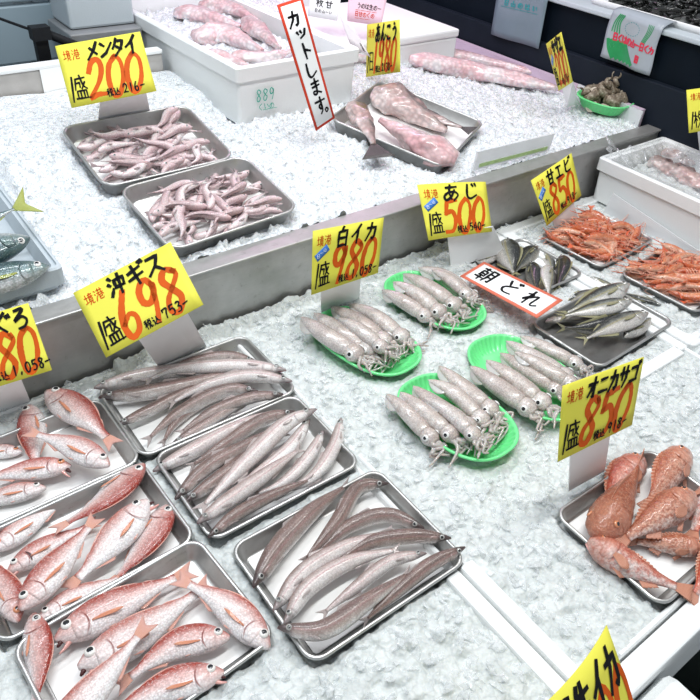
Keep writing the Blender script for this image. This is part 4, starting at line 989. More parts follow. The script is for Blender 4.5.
R_('redC', [(230, 637), (178, 645), (112, 690)], (.8, .9), -1, 'red fish with its snout pointing right at the middle of the nearest tray')
R_('redC', [(224, 672), (165, 688), (92, 722)], (1.0, 1.0), -1, 'frontmost red fish of the nearest tray, orange-ringed eye and open mouth at right', mouth=1.3)
R_('redC', [(269, 648), (226, 606), (173, 576)], (.6, 1.2), -1, 'red fish in the right corner of the nearest tray, tail crossing two others', pale=True)
R_('redC', [(36, 748), (95, 690), (152, 618)], (1.5, 2.0), 1, 'red fish lying on top with its tail raised in the middle of the nearest tray', pale=True, pec=0, depth=.85)
R_('redC', [(33, 613), (38, 660), (33, 722)], (.9, .6), 1, 'red fish standing head up along the left side of the nearest tray', roll=14)

def smelt(tr, pts, lay, flip, label, roll=35, pale=False, name='slender_fish', fat=1.):
    fr = T[tr]; f0 = fr['C'][2]+fr['floor']; L0 = sum(np.linalg.norm(P(*a, f0)-P(*b, f0)) for a, b in zip(pts, pts[1:])); hw = .052*L0*.92
    hs = [f0+hw*(1.+1.25*(lay[0]+(lay[1]-lay[0])*i/(len(pts)-1))) for i in range(len(pts))]
    C, L, N0, Lt = spine(pts, hs, P, 'L', 52, .92); B = Body(C, L, N0, flip, roll, {k: (np.array(v)*(fat*1.08 if k != 'u' else 1)).tolist() for k, v in SP['smelt'].items()}, nv=20); mid = B.at(.5)[0]
    r = root(name, label, 'fish', (mid[0], mid[1], f0)); B.build('body', M['smelt_pale' if pale else 'smelt'], r)
    tail_fin(B, M['smelt_fin'], r, Lt*.085, .35, .5, 11); med_fin(B, 'dorsal_fin', M['smelt_fin'], r, .42, .54, 0, lambda k: .035*(1-.7*k), 1.2, 8)
    med_fin(B, 'anal_fin', M['smelt_fin'], r, .66, .80, PI, lambda k: .025*(1-.7*k), 1.2, 8); pec_fin(B, M['smelt_fin'], r, .20, PI*.6, L*.08, L*.012, .1)
    patch(B, 'gill_cover', M['smelt_pale' if pale else 'smelt'], r, .095, .165, PI*.36, PI*.86, L*.005, .02, 6, 8)
    e, n = B.p(.072, PI*.37, .0003); eye(r, e, n, L*.0185, M['eye_smelt'], split=True)
    jaw(B, M['smelt_jaw'], r, L*.006, L*.004, L*.008, 'snout'); return r
S_ = smelt
S_('ok1', [(94, 388), (140, 377), (196, 368), (236, 360)], (.8, .6), 1, 'uppermost slender fish of the rear tray pointing left over the tray edge', 15, True, fat=1.15)
S_('ok1', [(99, 397), (150, 392), (210, 379), (250, 366)], (.6, .4), 1, 'slender fish just below the topmost left-pointing one, dark head over the tray edge', 30)
S_('ok1', [(256, 361), (226, 356), (180, 364), (150, 374)], (.2, .2), -1, 'slender fish behind the others along the rear wall, head at right', 40)
S_('ok1', [(286, 370), (240, 366), (176, 370), (140, 384)], (1.1, 1.0), -1, 'pale slender fish pointing right at the rear right of the rear tray', 10, True)
S_('ok1', [(292, 381), (250, 376), (205, 386), (165, 406)], (1.3, 1.0), -1, 'slender fish whose dark snout sticks out at the right end of the rear tray', 25, True)
S_('ok1', [(117, 425), (150, 410), (190, 390), (224, 382)], (.9, 1.2), 1, 'slender fish in the rear tray curving up from its left wall, dark head down', 40)
S_('ok1', [(258, 391), (226, 390), (180, 412), (143, 444)], (.7, .4), -1, 'slender fish bending from the middle to the front left of the rear tray', 45)
S_('ok1', [(252, 388), (210, 397), (178, 420), (160, 448)], (.2, .1), -1, 'strongly curved brown slender fish in the middle of the rear tray', 60)
S_('ok1', [(172, 444), (200, 428), (236, 406), (272, 396)], (.8, .9), 1, 'slender fish with a round eye at the front rim of the rear tray', 40)
S_('ok1', [(283, 394), (250, 398), (212, 412), (176, 436)], (1.4, 1.2), -1, 'brown slender fish pointing right in the front half of the rear tray', 40)
S_('ok2', [(153, 471), (190, 452), (230, 430), (272, 408)], (.4, .3), 1, 'silvery slender fish at the left end of the middle tray, along its rear wall', 15, True, fat=1.1)
S_('ok2', [(295, 411), (262, 420), (222, 446), (186, 470)], (.8, .7), -1, 'brown slender fish lying on the rear one in the middle tray, dark head at right', 55)
S_('ok2', [(175, 499), (206, 468), (244, 446), (284, 424)], (.9, .9), 1, 'slender fish with its snout on the left wall, second from left in the middle tray', 50)
S_('ok2', [(185, 502), (216, 480), (248, 456), (290, 430)], (.5, .4), 1, 'slender fish tucked under its neighbour, snout at the left wall of the middle tray', 45)
S_('ok2', [(316, 409), (286, 424), (250, 458), (196, 514)], (1.6, .8), -1, 'pale slender fish with its head on the right rear corner of the middle tray', 10, True)
S_('ok2', [(309, 419), (290, 448), (256, 476), (216, 505)], (1.0, .6), -1, 'white bellied slender fish with a big eye at the right of the middle tray', 8, True)
S_('ok2', [(323, 431), (310, 455), (284, 482), (250, 496)], (.7, .4), -1, 'second slender fish from the right end of the middle tray', 12, True, fat=1.1)
S_('ok2', [(341, 418), (334, 447), (312, 478), (272, 496)], (1.0, .3), -1, 'slender fish at the far right of the middle tray, snout upright over the rim', 10, True, fat=1.05)
S_('ok2', [(197, 523), (226, 502), (266, 474), (304, 446)], (1.5, 1.3), 1, 'slender fish with bluish head near the front left of the middle tray', 30, True, fat=1.1)
S_('ok2', [(208, 537), (240, 512), (280, 492), (316, 478)], (1.3, 1.1), 1, 'dark brown slender fish along the front rim of the middle tray', 60)
S_('ok3', [(253, 587), (280, 545), (314, 510), (352, 482)], (.9, .6), 1, 'thick brown slender fish with black gaping head at the left of the nearest tray', 55, fat=1.25)
S_('ok3', [(388, 483), (358, 488), (335, 524), (300, 566)], (1.1, .9), -1, 'brown slender fish hooked over the rear wall of the nearest tray', 60, fat=1.05)
S_('ok3', [(424, 528), (388, 515), (350, 526), (308, 562)], (.8, .5), -1, 'slender fish pointing right with a dark blotched head, rear of the nearest tray', 60, fat=1.1)
S_('ok3', [(273, 611), (304, 572), (348, 546), (396, 530)], (.9, 1.1), 1, 'silvery slender fish with a round eye at the left wall of the nearest tray', 15, True, fat=1.1)
S_('ok3', [(451, 538), (410, 536), (366, 544), (322, 575)], (1.1, .9), -1, 'brown slender fish reaching the right wall in the middle of the nearest tray', 60, fat=1.05)
S_('ok3', [(284, 624), (308, 588), (350, 562), (404, 548)], (1.2, 1.0), 1, 'pale slender fish with a silvery gill plate in the middle of the nearest tray', 12, True, fat=1.1)
S_('ok3', [(426, 553), (390, 562), (350, 592), (318, 618)], (1.3, .8), -1, 'slender fish showing a white belly stripe near the front of the nearest tray', 20, True)
S_('ok3', [(278, 627), (322, 630), (366, 602), (414, 570)], (1.9, 1.5), 1, 'dark backed slender fish curved along the front rim of the nearest tray', 38, fat=1.15)
S_('ok3', [(465, 547), (428, 566), (392, 596), (360, 626)], (1.6, .8), -1, 'brown slender fish whose snout hangs over the right corner of the nearest tray', 60, fat=1.05)

def aji(tr, pts, lay, flip, label, roll=10, dark=False, f=P, lvl='L', name='horse_mackerel', tl=.12, mats=('aji', 'aji_fin'), w=1., f0=None, fork=.6):
    fr = T.get(tr); f0 = fr['C'][2]+fr['floor'] if f0 is None else f0; L0 = np.linalg.norm(f(*pts[0], f0)-f(*pts[-1], f0)); hw = .07*L0*.84
    hs = [f0+hw*(1.+1.4*(lay[0]+(lay[1]-lay[0])*i/(len(pts)-1))) for i in range(len(pts))]
    C, L, N0, Lt = spine(pts, hs, f, lvl, 46, .85); B = Body(C, L, N0, flip, roll, {k: (np.array(v)*(w if k != 'u' else 1)).tolist() for k, v in SP['aji'].items()}, nv=20); mid = B.at(.5)[0]
    b = B.p(.5, PI*1.5)[0] if lvl == 'L' else mid; r = root(name, label, 'fish', (mid[0], mid[1], f0 if lvl == 'L' else mid[2]-hw))
    B.build('body', M['aji_dark' if dark else mats[0]], r); fm = M[mats[1]]
    tail_fin(B, fm, r, Lt*tl, .42 if tl < .2 else .8, fork, 13); med_fin(B, 'dorsal_fin', fm, r, .34, .84, 0, lambda k: .05*(1-k)**.8+.006, 1.0, 12)
    med_fin(B, 'anal_fin', fm, r, .56, .84, PI, lambda k: .04*(1-k)**.8+.006, 1.0, 10); pec_fin(B, fm, r, .25, PI*.55, L*.2, L*.02, .12)
    patch(B, 'gill_cover', M[mats[0]] if not dark else M['aji_dark'], r, .13, .22, PI*.3, PI*.8, L*.008, .03, 6, 8)
    e, n = B.p(.085, PI*.36, -.0004); eye(r, e, n, L*.028, M['eye_silver']); return r
A_ = aji
A_('aji1', [(498, 256), (483, 261), (462, 270)], (.3, .1), -1, 'dull silver fish at the left end of the dark fish tray', w=1.1)
A_('aji1', [(506, 240), (508, 255), (516, 279)], (.8, .5), 1, 'broad striped fish at the rear of the dark fish tray, head away from the sign', w=1.75, roll=30)
A_('aji1', [(538, 247), (526, 257), (512, 276)], (.5, .3), -1, 'dark fish slanting behind the broad striped one', dark=True, w=1.35)
A_('aji1', [(531, 262), (533, 272), (538, 296)], (1., .7), 1, 'brownish fish in the middle of the dark fish tray', roll=40, w=1.3, dark=True)
A_('aji1', [(543, 252), (549, 264), (554, 284)], (.2, .1), 1, 'grey fish at the rear right of the dark fish tray', w=1.2)
A_('aji1', [(561, 256), (562, 270), (556, 292)], (.6, .4), 1, 'blue-black fish at the right end of the dark fish tray', dark=True, roll=50, w=1.35)
A_('aji1', [(549, 266), (548, 279), (549, 300)], (1.2, .8), 1, 'fish showing its white belly beside the blue-black one', roll=-30, w=1.5)
A_('aji2', [(590, 277), (604, 284), (630, 296)], (1.1, .5), 1, 'horse mackerel with its silver face at the rear wall of the tray')
A_('aji2', [(629, 284), (603, 297), (556, 317)], (1.7, .9), -1, 'horse mackerel with yellow tail, head at the rear right of the heap')
A_('aji2', [(632, 301), (602, 308), (553, 318)], (2.1, 1.5), -1, 'topmost pale horse mackerel crossing the middle of the tray')
A_('aji2', [(648, 313), (618, 324), (576, 343)], (1.4, .8), -1, 'bright silver horse mackerel at the front of the tray')
A_('aji2', [(628, 318), (598, 328), (552, 328)], (.9, .7), -1, 'black backed horse mackerel along the front of the tray', dark=True, roll=55)
A_('aji2', [(624, 337), (638, 328), (662, 312)], (.5, .4), 1, 'horse mackerel at the right front corner of the tray, eye near the rim')
A_('aji2', [(661, 305), (640, 298), (612, 290)], (.7, .6), 1, 'horse mackerel lying along the right rear side of the tray', w=.9)
A_('aji2', [(545, 322), (570, 318), (604, 320)], (.8, .7), 1, 'pale bellied horse mackerel touching the corner of the flat sign', roll=-25)
A_('aji2', [(597, 291), (582, 296), (560, 308)], (.3, .2), -1, 'pale horse mackerel under the heap beside the flat sign', w=1.)
# yellowtail in the grey box
A_(None, [(30, 238), (-40, 262), (-125, 296)], (1.3, 1.0), 1, 'large blue-green silvery fish at the left edge, upper of the two in the grey box', f=U, lvl='U', name='yellowtail', mats=('amber', 'amber_fin'), w=1.15, f0=.012, roll=-12)
A_(None, [(49, 266), (-20, 284), (-110, 312)], (1.2, .8), -1, 'lower blue-green fish in the grey box, snout at the right wall', f=U, lvl='U', name='yellowtail', mats=('amber', 'amber_fin'), w=1., f0=.012, roll=25)
A_(None, [(-62, 232), (-20, 224), (26, 203)], (1.0, 3.6), 1, 'fish in the grey box of which the yellow forked tail sticks up', f=U, lvl='U', name='yellowtail', mats=('amber', 'amber_fin'), w=.9, f0=.012, tl=.26, fork=.38)

def rock(pts, lay, flip, label, roll=25, red=False, w=1.):
    w *= 1.14
    fr = T['kas']; f0 = fr['C'][2]+fr['floor']; L0 = np.linalg.norm(P(*pts[0], f0)-P(*pts[-1], f0)); hw = .12*L0*.82*.9
    hs = [f0+hw*(.95+1.1*(lay[0]+(lay[1]-lay[0])*i/(len(pts)-1))) for i in range(len(pts))]
    C, L, N0, Lt = spine(pts, hs, P, 'L', 48, .84); sp = {k: (np.array(v)*(w if k != 'u' else 1)).tolist() for k, v in SP['rock'].items()}; sp['hw'] = [q*1.1 for q in sp['hw']]
    B = Body(C, L, N0, flip, roll, sp, nv=26); mid = B.at(.5)[0]; r = root('rockfish', label, 'fish', (mid[0], mid[1], f0))
    ph = rng.uniform(0, 6, 4); B.build('body', M['rock_red' if red else 'rock'], r, mod=lambda u, a: 1+.035*math.sin(9*a+30*u+ph[0])*(1-u)+.03*math.sin(5*a-47*u+ph[1])*(1-u*.6))
    tail_fin(B, M['rock_fin'], r, Lt*.17, .32, .05, 13)
    med_fin(B, 'dorsal_fin', M['rock_fin'], r, .26, .84, 0, lambda k: (.065*math.sin(PI*min(1, k*.9+.15))*(.55+.45*abs(math.cos(k*PI*11)))+.006), 1.3, 45)
    med_fin(B, 'anal_fin', M['rock_fin'], r, .62, .80, PI, lambda k: .10*(1-.6*k)*(.75+.25*abs(math.cos(k*PI*4))), .9, 12)
    pec_fin(B, M['rock_fin'], r, .30, PI*.62, L*.22, L*.075, .25, n=15, lift=.06); med_fin(B, 'pelvic_fin', M['rock_fin'], r, .34, .42, PI*.92, lambda k: .14*(1-.4*k), 1.6, 8)
    patch(B, 'gill_cover', M['rock_red' if red else 'rock'], r, .17, .31, PI*.2, PI*.8, L*.014, .04, 7, 10)
    for a in (.30, -.30) if roll > 50 else (.30,):
        e, n = B.p(.13, PI*a, -.0002); eye(r, e, n, L*.030, M['eye_amber'], split=True)
    jaw(B, M['redjaw'], r, L*.05, L*.004, L*.030); return r
rock([(596, 536), (618, 505), (644, 458)], (.9, .6), 1, 'large rockfish at the rear left of the tray, broad head toward the front', 75, w=1.06)
rock([(640, 458), (622, 480), (600, 520)], (.1, .1), -1, 'red rockfish half hidden under the large one at the rear left', 20, True, w=1.)
rock([(684, 450), (668, 475), (644, 512)], (.6, .4), -1, 'rockfish standing against the rear wall, head up, to the right of the large one', 25)
rock([(692, 494), (660, 516), (614, 545)], (1.1, 1.0), -1, 'orange-brown rockfish lying diagonally in the middle of the heap', 15, w=.95)
rock([(706, 548), (670, 545), (624, 540)], (.7, .4), -1, 'brown rockfish with its dark eye at the right edge, below the middle one', 40, w=.9)
rock([(588, 541), (634, 568), (694, 594)], (1.0, .9), 1, 'red and white rockfish along the front rim of the tray', 5, True, w=1.0)
rock([(714, 484), (704, 508), (690, 540)], (.8, .7), 1, 'rockfish cut by the right edge, head up', 20, True)
rock([(722, 540), (706, 574), (690, 604)], (1.2, .6), -1, 'red rockfish in the front right corner cut by the picture edge', 15, True, w=.85)

# small pale pink fish heaped in the two rear trays: four kinds, copied
def local_fish(kind, bend, mats, L, nu=30, nv=16, roll=12, name='pink_fish'):
    t = np.linspace(0, 1, nu); x = (t-.5)*L; y = bend[0]*L*np.sin(PI*t)+bend[1]*L*np.sin(2*PI*t)
    C = np.stack([x, y, np.zeros(nu)], 1); return Body(C, L, np.tile(UP, (nu, 1)), 1, roll, SP[kind], nv=nv)
def pink_proto(k):
    L = .096; B = local_fish('pink', [(.10, .03), (-.12, .04), (.05, -.07), (-.04, -.05)][k], None, L, roll=(10, 40, -20, 25)[k])
    r = thing('pink_fish', '', 'fish'); r['_o'] = (0, 0, 0); B.build('body', M['pinkfish'], r)
    tail_fin(B, M['pinkfish_fin'], r, .016, .3, .1, 7); med_fin(B, 'dorsal_fin', M['pinkfish_fin'], r, .35, .9, 0, lambda q: .035*math.sin(PI*min(1, q+.1))+.004, .8, 9)
    e, n = B.p(.12, PI*.36, -.0004); eye(r, e, n, L*.03, M['eye_grey']); pec_fin(B, M['pinkfish_fin'], r, .26, PI*.55, .014, .003, .2, n=6); return r
def place(o, fr, x, y, z, ang, tilt=0., twist=0., s=1., inv=False):
    ex, ey, n = fr['ex'], fr['ey'], fr['n']; R0 = Matrix(((ex[0], ey[0], n[0]), (ex[1], ey[1], n[1]), (ex[2], ey[2], n[2])))
    R1 = Matrix.Rotation(ang, 3, 'Z') @ Matrix.Rotation(tilt, 3, 'Y') @ Matrix.Rotation(twist, 3, 'X'); R = R0 @ R1
    o.location = Vector(fr['C']+ex*x+ey*y+n*z); o.rotation_euler = R.to_euler(); o.scale = (s, s, s)
protos = [pink_proto(k) for k in range(4)]; fresh = set(range(4))
for key, lab, grp, n in (('men1', 'small pale pink fish in the heap on the rear tray under the 200 card', 'pink fish in the rear tray', 54), ('men2', 'small pale pink fish in the heap on the front tray by the steel ledge', 'pink fish in the front tray', 56)):
    fr = T[key]; pts = []
    for i in range(n):
        k = int(rng.integers(4)); o = protos[k] if k in fresh else copy_tree(protos[k]); fresh.discard(k); tag(o, lab, 'fish', grp)
        lay = 0 if i < 24 else (1 if i < 43 else 2); best = None
        for _ in range(14):
            sh = (.0, .012, .026)[lay]; x = rng.uniform(-1, 1)*(fr['hx']-.056-sh*.6); y = rng.uniform(-1, 1)*(fr['hy']-.034-sh*.6); d = min([abs(x-a)+1.6*abs(y-b) for a, b, l in pts if l == lay] or [1])
            if best is None or d > best[0]: best = (d, x, y)
        _, x, y = best; pts.append((x, y, lay))
        ang = rng.choice([0, PI])+rng.normal(-.05, .55)+(.35 if key == 'men1' else .45); 
        if abs(math.sin(ang)) > .8: y *= .6
        place(o, fr, x, y, fr['floor']+.009+.0125*lay+rng.uniform(0, .003), ang, rng.normal(0, .08), rng.normal(0, .3), rng.uniform(.95, 1.22))

# shrimp: four kinds, copied
def shrimp_proto(k):
    L = .105; nu = 34; t = np.linspace(0, 1, nu); b = (.9, 1.5, .55, 1.2)[k]; th = b*np.maximum(t-.34, 0)*2.0; dx = np.cos(th); dy = -np.sin(th)
    C = np.stack([np.cumsum(dx), np.cumsum(dy), 0*t], 1)*L/nu; C -= C.mean(0)
    sp = dict(u=[0, .04, .12, .25, .36, .42, .6, .8, .95, 1.], top=[.012, .035, .062, .078, .080, .074, .066, .052, .034, .025], bot=[.012, .034, .058, .074, .078, .070, .060, .046, .030, .022], hw=[.012, .030, .050, .064, .066, .060, .052, .040, .026, .018])
    sp = {q: (np.array(v)*(1.38 if q != 'u' else 1)).tolist() for q, v in sp.items()}; B = Body(C, L, np.tile(UP, (nu, 1)), 1, (8, 20, -10, 45)[k], sp, nv=14, r=rng.uniform(0, 1)); r = thing('shrimp', '', 'shrimp'); r['_o'] = (0, 0, 0)
    B.build('body', M['shrimp'], r, mod=lambda u, a: 1+(.07*((u*14) % 1.)-.03 if u > .36 else 0))
    tail_fin(B, M['shrimp_red'], r, .014, .5, .15, 9, 'tail_fan')
    H = B.at(0.02); C0, T0, D0, N0 = H[:4]
    V, F = tubeVF([C0+D0*.004+T0*.012, C0+D0*.006-T0*.010, C0+D0*.010-T0*.030], [.0018, .0013, .0004], 5); mesh('rostrum', V, F, M['shrimp_red'], r)
    for sgn in (-1, 1):
        p = [C0-D0*.001, C0-T0*.02+D0*(.004+.01*sgn)+N0*.004*sgn, C0-T0*.008*(1+k)+D0*.016*sgn+N0*.003, C0+T0*.03*k+D0*.020*sgn+N0*.003]
        V, F = tubeVF(catmull(p, 14)[0], .0006, 4); mesh('antenna', V, F, M['shrimp_leg'], r)
        e, n = B.p(.06, PI*(.3 if sgn > 0 else 1.7), .0008); V, F = tubeVF([e-n*.001, e+n*.0012, e+n*.0022], [.0008, .0014, .0006], 6); mesh('eye', V, F, M['pupil'], r)
    for q in range(4):
        p, n = B.p(.2+.06*q, PI*.9); p2, _ = B.p(.28+.07*q, PI*.95, .013); V, F = tubeVF(catmull([p, p+(p2-p)*.5+N0*.004, p2], 6)[0], [.0011]*5+[.0005], 4); mesh('leg', V, F, M['shrimp_leg'], r)
    return r
protos = [shrimp_proto(k) for k in range(4)]; fresh = set(range(4))
for key, lab, grp in (('ebi1', 'orange shrimp in the heap on the tray by the steel ledge', 'shrimp in the rear tray'), ('ebi2', 'orange shrimp in the heap on the tray at the right edge', 'shrimp in the right tray')):
    fr = T[key]; pts = []
    for i in range(66):
        k = int(rng.integers(4)); o = protos[k] if k in fresh else copy_tree(protos[k]); fresh.discard(k); tag(o, lab, 'shrimp', grp)
        lay = 0 if i < 28 else (1 if i < 51 else 2); best = None
        for _ in range(12):
            sh = (.0, .008, .02)[lay]; x = rng.uniform(-1, 1)*(fr['hx']-.040-sh); y = rng.uniform(-1, 1)*(fr['hy']-.036-sh); d = min([abs(x-a)+abs(y-b) for a, b, l in pts if l == lay] or [1])
            if best is None or d > best[0]: best = (d, x, y)
        _, x, y = best; pts.append((x, y, lay)); place(o, fr, x, y, fr['floor']+.009+.012*lay+rng.uniform(0, .005), rng.choice([0, PI])+rng.normal(-.5, .65), rng.normal(0, .16), rng.normal(0, .45), rng.uniform(.98, 1.25))

# squid
def squid(tr, a, b, lay, label, pale=False, w=1., seed=0):
    g = np.random.default_rng(seed); bow = g.normal(); fr = T[tr]; f0 = fr['C'][2]+fr['floor']; z = f0+.013+.015*lay; tip, hd = P(*a, z+.014), P(*(np.array(a)+(np.array(b)-np.array(a))*.97), z+.002)
    L = np.linalg.norm(hd-tip); d = nrm(hd-tip); sd = np.cross(UP, d); mid = (tip+hd)/2; ml = L*.70
    C = np.array([tip+(hd-tip)*.70*t+sd*(.006*math.sin(PI*t)*bow)+UP*.003*math.sin(PI*t) for t in np.linspace(0, 1, 30)])
    sp = dict(u=[0, .08, .2, .4, .7, .92, 1.], top=[.010, .048, .080, .115, .130, .125, .110], bot=[.010, .048, .080, .115, .130, .125, .110], hw=[.008, .04, .07, .10, .115, .112, .10])
    sp = {k: (np.array(v)*(w*.92 if k != 'u' else 1)).tolist() for k, v in sp.items()}
    B = Body(C, ml, np.tile(UP, (30, 1)), 1, g.uniform(-15, 15), sp, nv=20); r = root('squid', label, 'squid', (mid[0], mid[1], f0)); mt = M['squid_pale' if pale else 'squid']
    B.build('mantle', mt, r)
    for s in (0., PI):
        R, Dr, Ls, S = [], [], [], []
        for i in range(12):
            k = i/11; u = .03+.36*k; p, n = B.p(u, s); Cc, T_, D_, N_, *_ = B.at(u); dd = nrm(D_*math.cos(s)+N_*-.9+T_*.25); R.append(p-dd*.004); Dr.append(dd); Ls.append(.004+ml*.075*w*math.sin(PI*min(1, k*.95+.05))**.8); S.append(N_)
        fin_sheet('fin', M['squid_fin'], r, R, Dr, Ls, np.array(S), .0014)
    e0 = C[-1]; hl = L*.13; Hc = np.array([e0-d*.006+d*(hl+.012)*t-UP*.003*t for t in np.linspace(0, 1, 14)])
    sh = dict(u=[0, .2, .5, .8, 1.], top=[.30, .36, .42, .36, .24], bot=[.30, .36, .42, .36, .24], hw=[.28, .34, .38, .32, .22]); Hb = Body(Hc, hl+.012, np.tile(UP, (14, 1)), 1, 0, {k: (np.array(v)*(w if k != 'u' else 1)*(L*.72*.22*.55/(.42*(hl+.012)) if k != 'u' else 1)).tolist() for k, v in sh.items()}, nv=16)
    Hb.build('head', M['squid_pale'], r)
    for s in (.17, 1-.17):
        p, n = Hb.p(.55, PI*s, .0005); eye(r, p, n, L*.034, M['squid_white'], dome=.42, split=True)
    for q in range(8):
        s = (q-3.5)/3.5; p0 = Hc[-1]-d*.004+sd*s*L*.035; ln = L*g.uniform(.12, .24); c = [p0]
        for k in range(1, 5): c.append(p0+d*ln*k/4*(1-.1*abs(s))+sd*(s*.010*k/4+g.normal(0, .009)*k/2)+UP*(g.normal(0, .004)+.004*math.sin(k))-UP*.0022*k)
        V, F = tubeVF(catmull(c, 14)[0], np.linspace(.0042, .0014, 14)*w, 6); mesh('arm', V, F, M['squid_arm'], r)
    return r
sq = [('dA', (301, 317), (374, 366), 1.2, 'squid hanging out at the left tip of the dish by the yellow 980 card', 1), ('dA', (314, 313), (388, 362), .7, 'second squid from the left in the dish by the yellow 980 card', 0),
 ('dA', (331, 307), (402, 352), .8, 'third squid from the left in the dish by the yellow 980 card', 0), ('dA', (349, 304), (420, 348), .6, 'rearmost squid in the dish by the yellow 980 card', 0), ('dA', (338, 318), (396, 356), 2.0, 'squid lying on top in the dish by the yellow 980 card', 1),
 ('dB', (382, 290), (440, 324), .8, 'pale squid at the near side of the rearmost dish', 1), ('dB', (393, 282), (455, 322), 1.5, 'broad dark squid on top of the rearmost dish', 0), ('dB', (403, 274), (472, 316), .6, 'squid third from the near side in the rearmost dish', 0),
 ('dB', (418, 268), (488, 308), .5, 'squid along the far side of the rearmost dish', 1), ('dB', (432, 270), (478, 302), 1.5, 'short squid lying on top at the far side of the rearmost dish', 0),
 ('dC', (386, 394), (446, 452), .7, 'squid along the left side of the frontmost dish, round eye at the near rim', 0), ('dC', (400, 392), (468, 448), 1.2, 'second squid from the left of the frontmost dish, eye facing the viewer', 0),
 ('dC', (413, 386), (488, 440), 1.0, 'third squid from the left in the frontmost dish', 1), ('dC', (428, 380), (500, 432), 1.0, 'fourth squid from the left in the frontmost dish', 0), ('dC', (439, 366), (508, 424), .7, 'rearmost squid of the frontmost dish, pointed tip over the far rim', 0),
 ('dC', (424, 398), (490, 446), 2.1, 'squid lying on top in the frontmost dish', 1),
 ('dD', (470, 366), (548, 422), .9, 'long squid along the left of the dish behind the 850 card', 1), ('dD', (486, 360), (562, 416), 1.2, 'second long squid in the dish behind the 850 card', 0), ('dD', (500, 353), (576, 402), .8, 'third squid in the dish behind the 850 card', 0),
 ('dD', (506, 341), (586, 388), .7, 'fourth squid in the dish behind the 850 card', 1), ('dD', (520, 336), (594, 372), .5, 'rearmost squid in the dish behind the 850 card', 0), ('dD', (514, 352), (590, 394), 2.0, 'squid lying on top in the dish behind the 850 card', 0)]
for i, (tr, a, b, lay, lab, pl) in enumerate(sq): squid(tr, a, b, lay, lab, pl, w={'dB': 1.3}.get(tr, 1.22), seed=100+i)

# monkfish pieces, long bodies on the ice, flesh in the big box
def lump(kind, pts, hs, f, lvl, label, mat, name, cat, flip=1, roll=10, w=1., tail=0., seed=0, tmat='monk_fin', rough=.10):
    C, L, N0, Lt = spine(pts, hs, f, lvl, 44, 1-tail); sp = {k: (np.array(v)*(w if k != 'u' else 1)).tolist() for k, v in SP[kind].items()}
    B = Body(C, L, N0, flip, roll, sp, nv=26); mid = B.at(.5)[0]; h = B.at(.5)[6]; r = root(name, label, cat, mid-N0[20]*h)
    g = np.random.default_rng(seed); ph = g.uniform(0, 6, 8)
    B.build('body', M[mat], r, mod=lambda u, a: 1+rough*(math.sin(3*a+8*u+ph[0])+.7*math.sin(5*a-13*u+ph[1])+.6*math.sin(2*a+21*u+ph[2])+.35*math.sin(9*a+26*u+ph[3])))
    if tail: tail_fin(B, M[tmat], r, Lt*tail, .55, .0, 11)
    return B, r
dz = lambda k: .028-.040+.008+.022*k
B, r = lump('monk', [(374, 92), (400, 104), (446, 131)], [dz(1.2), dz(1.2), dz(.8)], U, 'U', 'gutted monkfish piece at the rear of the askew tray', 'monk', 'monkfish_piece', 'fish', w=1.08, seed=1)
med_fin(B, 'fin', M['monk_fin'], r, .55, .98, 0, lambda k: .10*math.sin(PI*k)+.01, .6, 10)
B, r = lump('monk', [(457, 160), (425, 146), (380, 120)], [dz(1.3), dz(1.5), dz(1.4)], U, 'U', 'pale pinkish monkfish piece at the front of the askew tray', 'monk_pink', 'monkfish_piece', 'fish', w=1.05, seed=2)
B, r = lump('monk', [(352, 104), (366, 126), (379, 158)], [dz(1.6), dz(1.7), dz(1.9)], U, 'U', 'monkfish tail hanging over the near wall of the askew tray', 'monk', 'monkfish_tail', 'fish', w=.78, tail=.25, seed=3)
B, r = lump('monk', [(412, 110), (438, 120), (474, 131)], [dz(.9), dz(1.), dz(1.9)], U, 'U', 'dark monkfish tail reaching the right corner of the askew tray', 'monk', 'monkfish_tail', 'fish', w=.65, tail=.2, seed=4)
lump('long', [(410, 59), (470, 70), (557, 88)], [.026]*3, U, 'U', 'long pale pink fish body lying on the ice, the nearer one', 'monk_pink', 'long_fish', 'fish', w=.95, seed=5, rough=.06)
lump('long', [(425, 48), (480, 60), (540, 74)], [.024]*3, U, 'U', 'long pale pink fish body lying on the ice along the pale end board', 'monk_pink', 'long_fish', 'fish', w=.7, seed=6, rough=.06)
lump('long', [(318, 45), (350, 56), (396, 62)], [.022]*3, U, 'U', 'pink fish body on the ice behind the tall red-bordered sign', 'monk_pink', 'long_fish', 'fish', w=.7, seed=7, rough=.06)
for i, (a, b, c, w) in enumerate([((195, 38), (222, 34), (262, 50), .95), ((232, 56), (262, 58), (296, 50), .8), ((205, 52), (235, 62), (258, 70), .7), ((175, 12), (205, 16), (240, 26), .9), ((245, 20), (262, 34), (280, 48), .7), ((200, 4), (228, 8), (258, 20), .8)]):
    f = lambda x, y, z: P(x, y, .352+z)
    lump('monk', [a, b, c], [.008]*3, f, 'L', ['pale fish flesh in the middle of the large foam box', 'fish flesh at the right inside corner of the large foam box', 'fish flesh at the near inside corner of the large foam box', 'fish flesh near the left wall of the large foam box',
         'fish flesh by the right wall of the large foam box', 'fish flesh at the top edge in the large foam box'][i], 'monk_pink', 'fish_flesh', 'fish', w=w*.75, seed=20+i, rough=.10)
for i, (a, b, lab) in enumerate([((650, 160), (690, 178), 'brown squid under the film at the near side of the right foam box'), ((662, 152), (706, 166), 'brown squid under the film at the middle of the right foam box'), ((672, 168), (712, 190), 'brown squid under the film at the picture edge')]):
    lump('long', [a, ((a[0]+b[0])/2, (a[1]+b[1])/2), b], [.100]*3, P, 'L', lab, 'monk', 'boxed_squid', 'squid', w=2.5, seed=40+i, rough=.12)
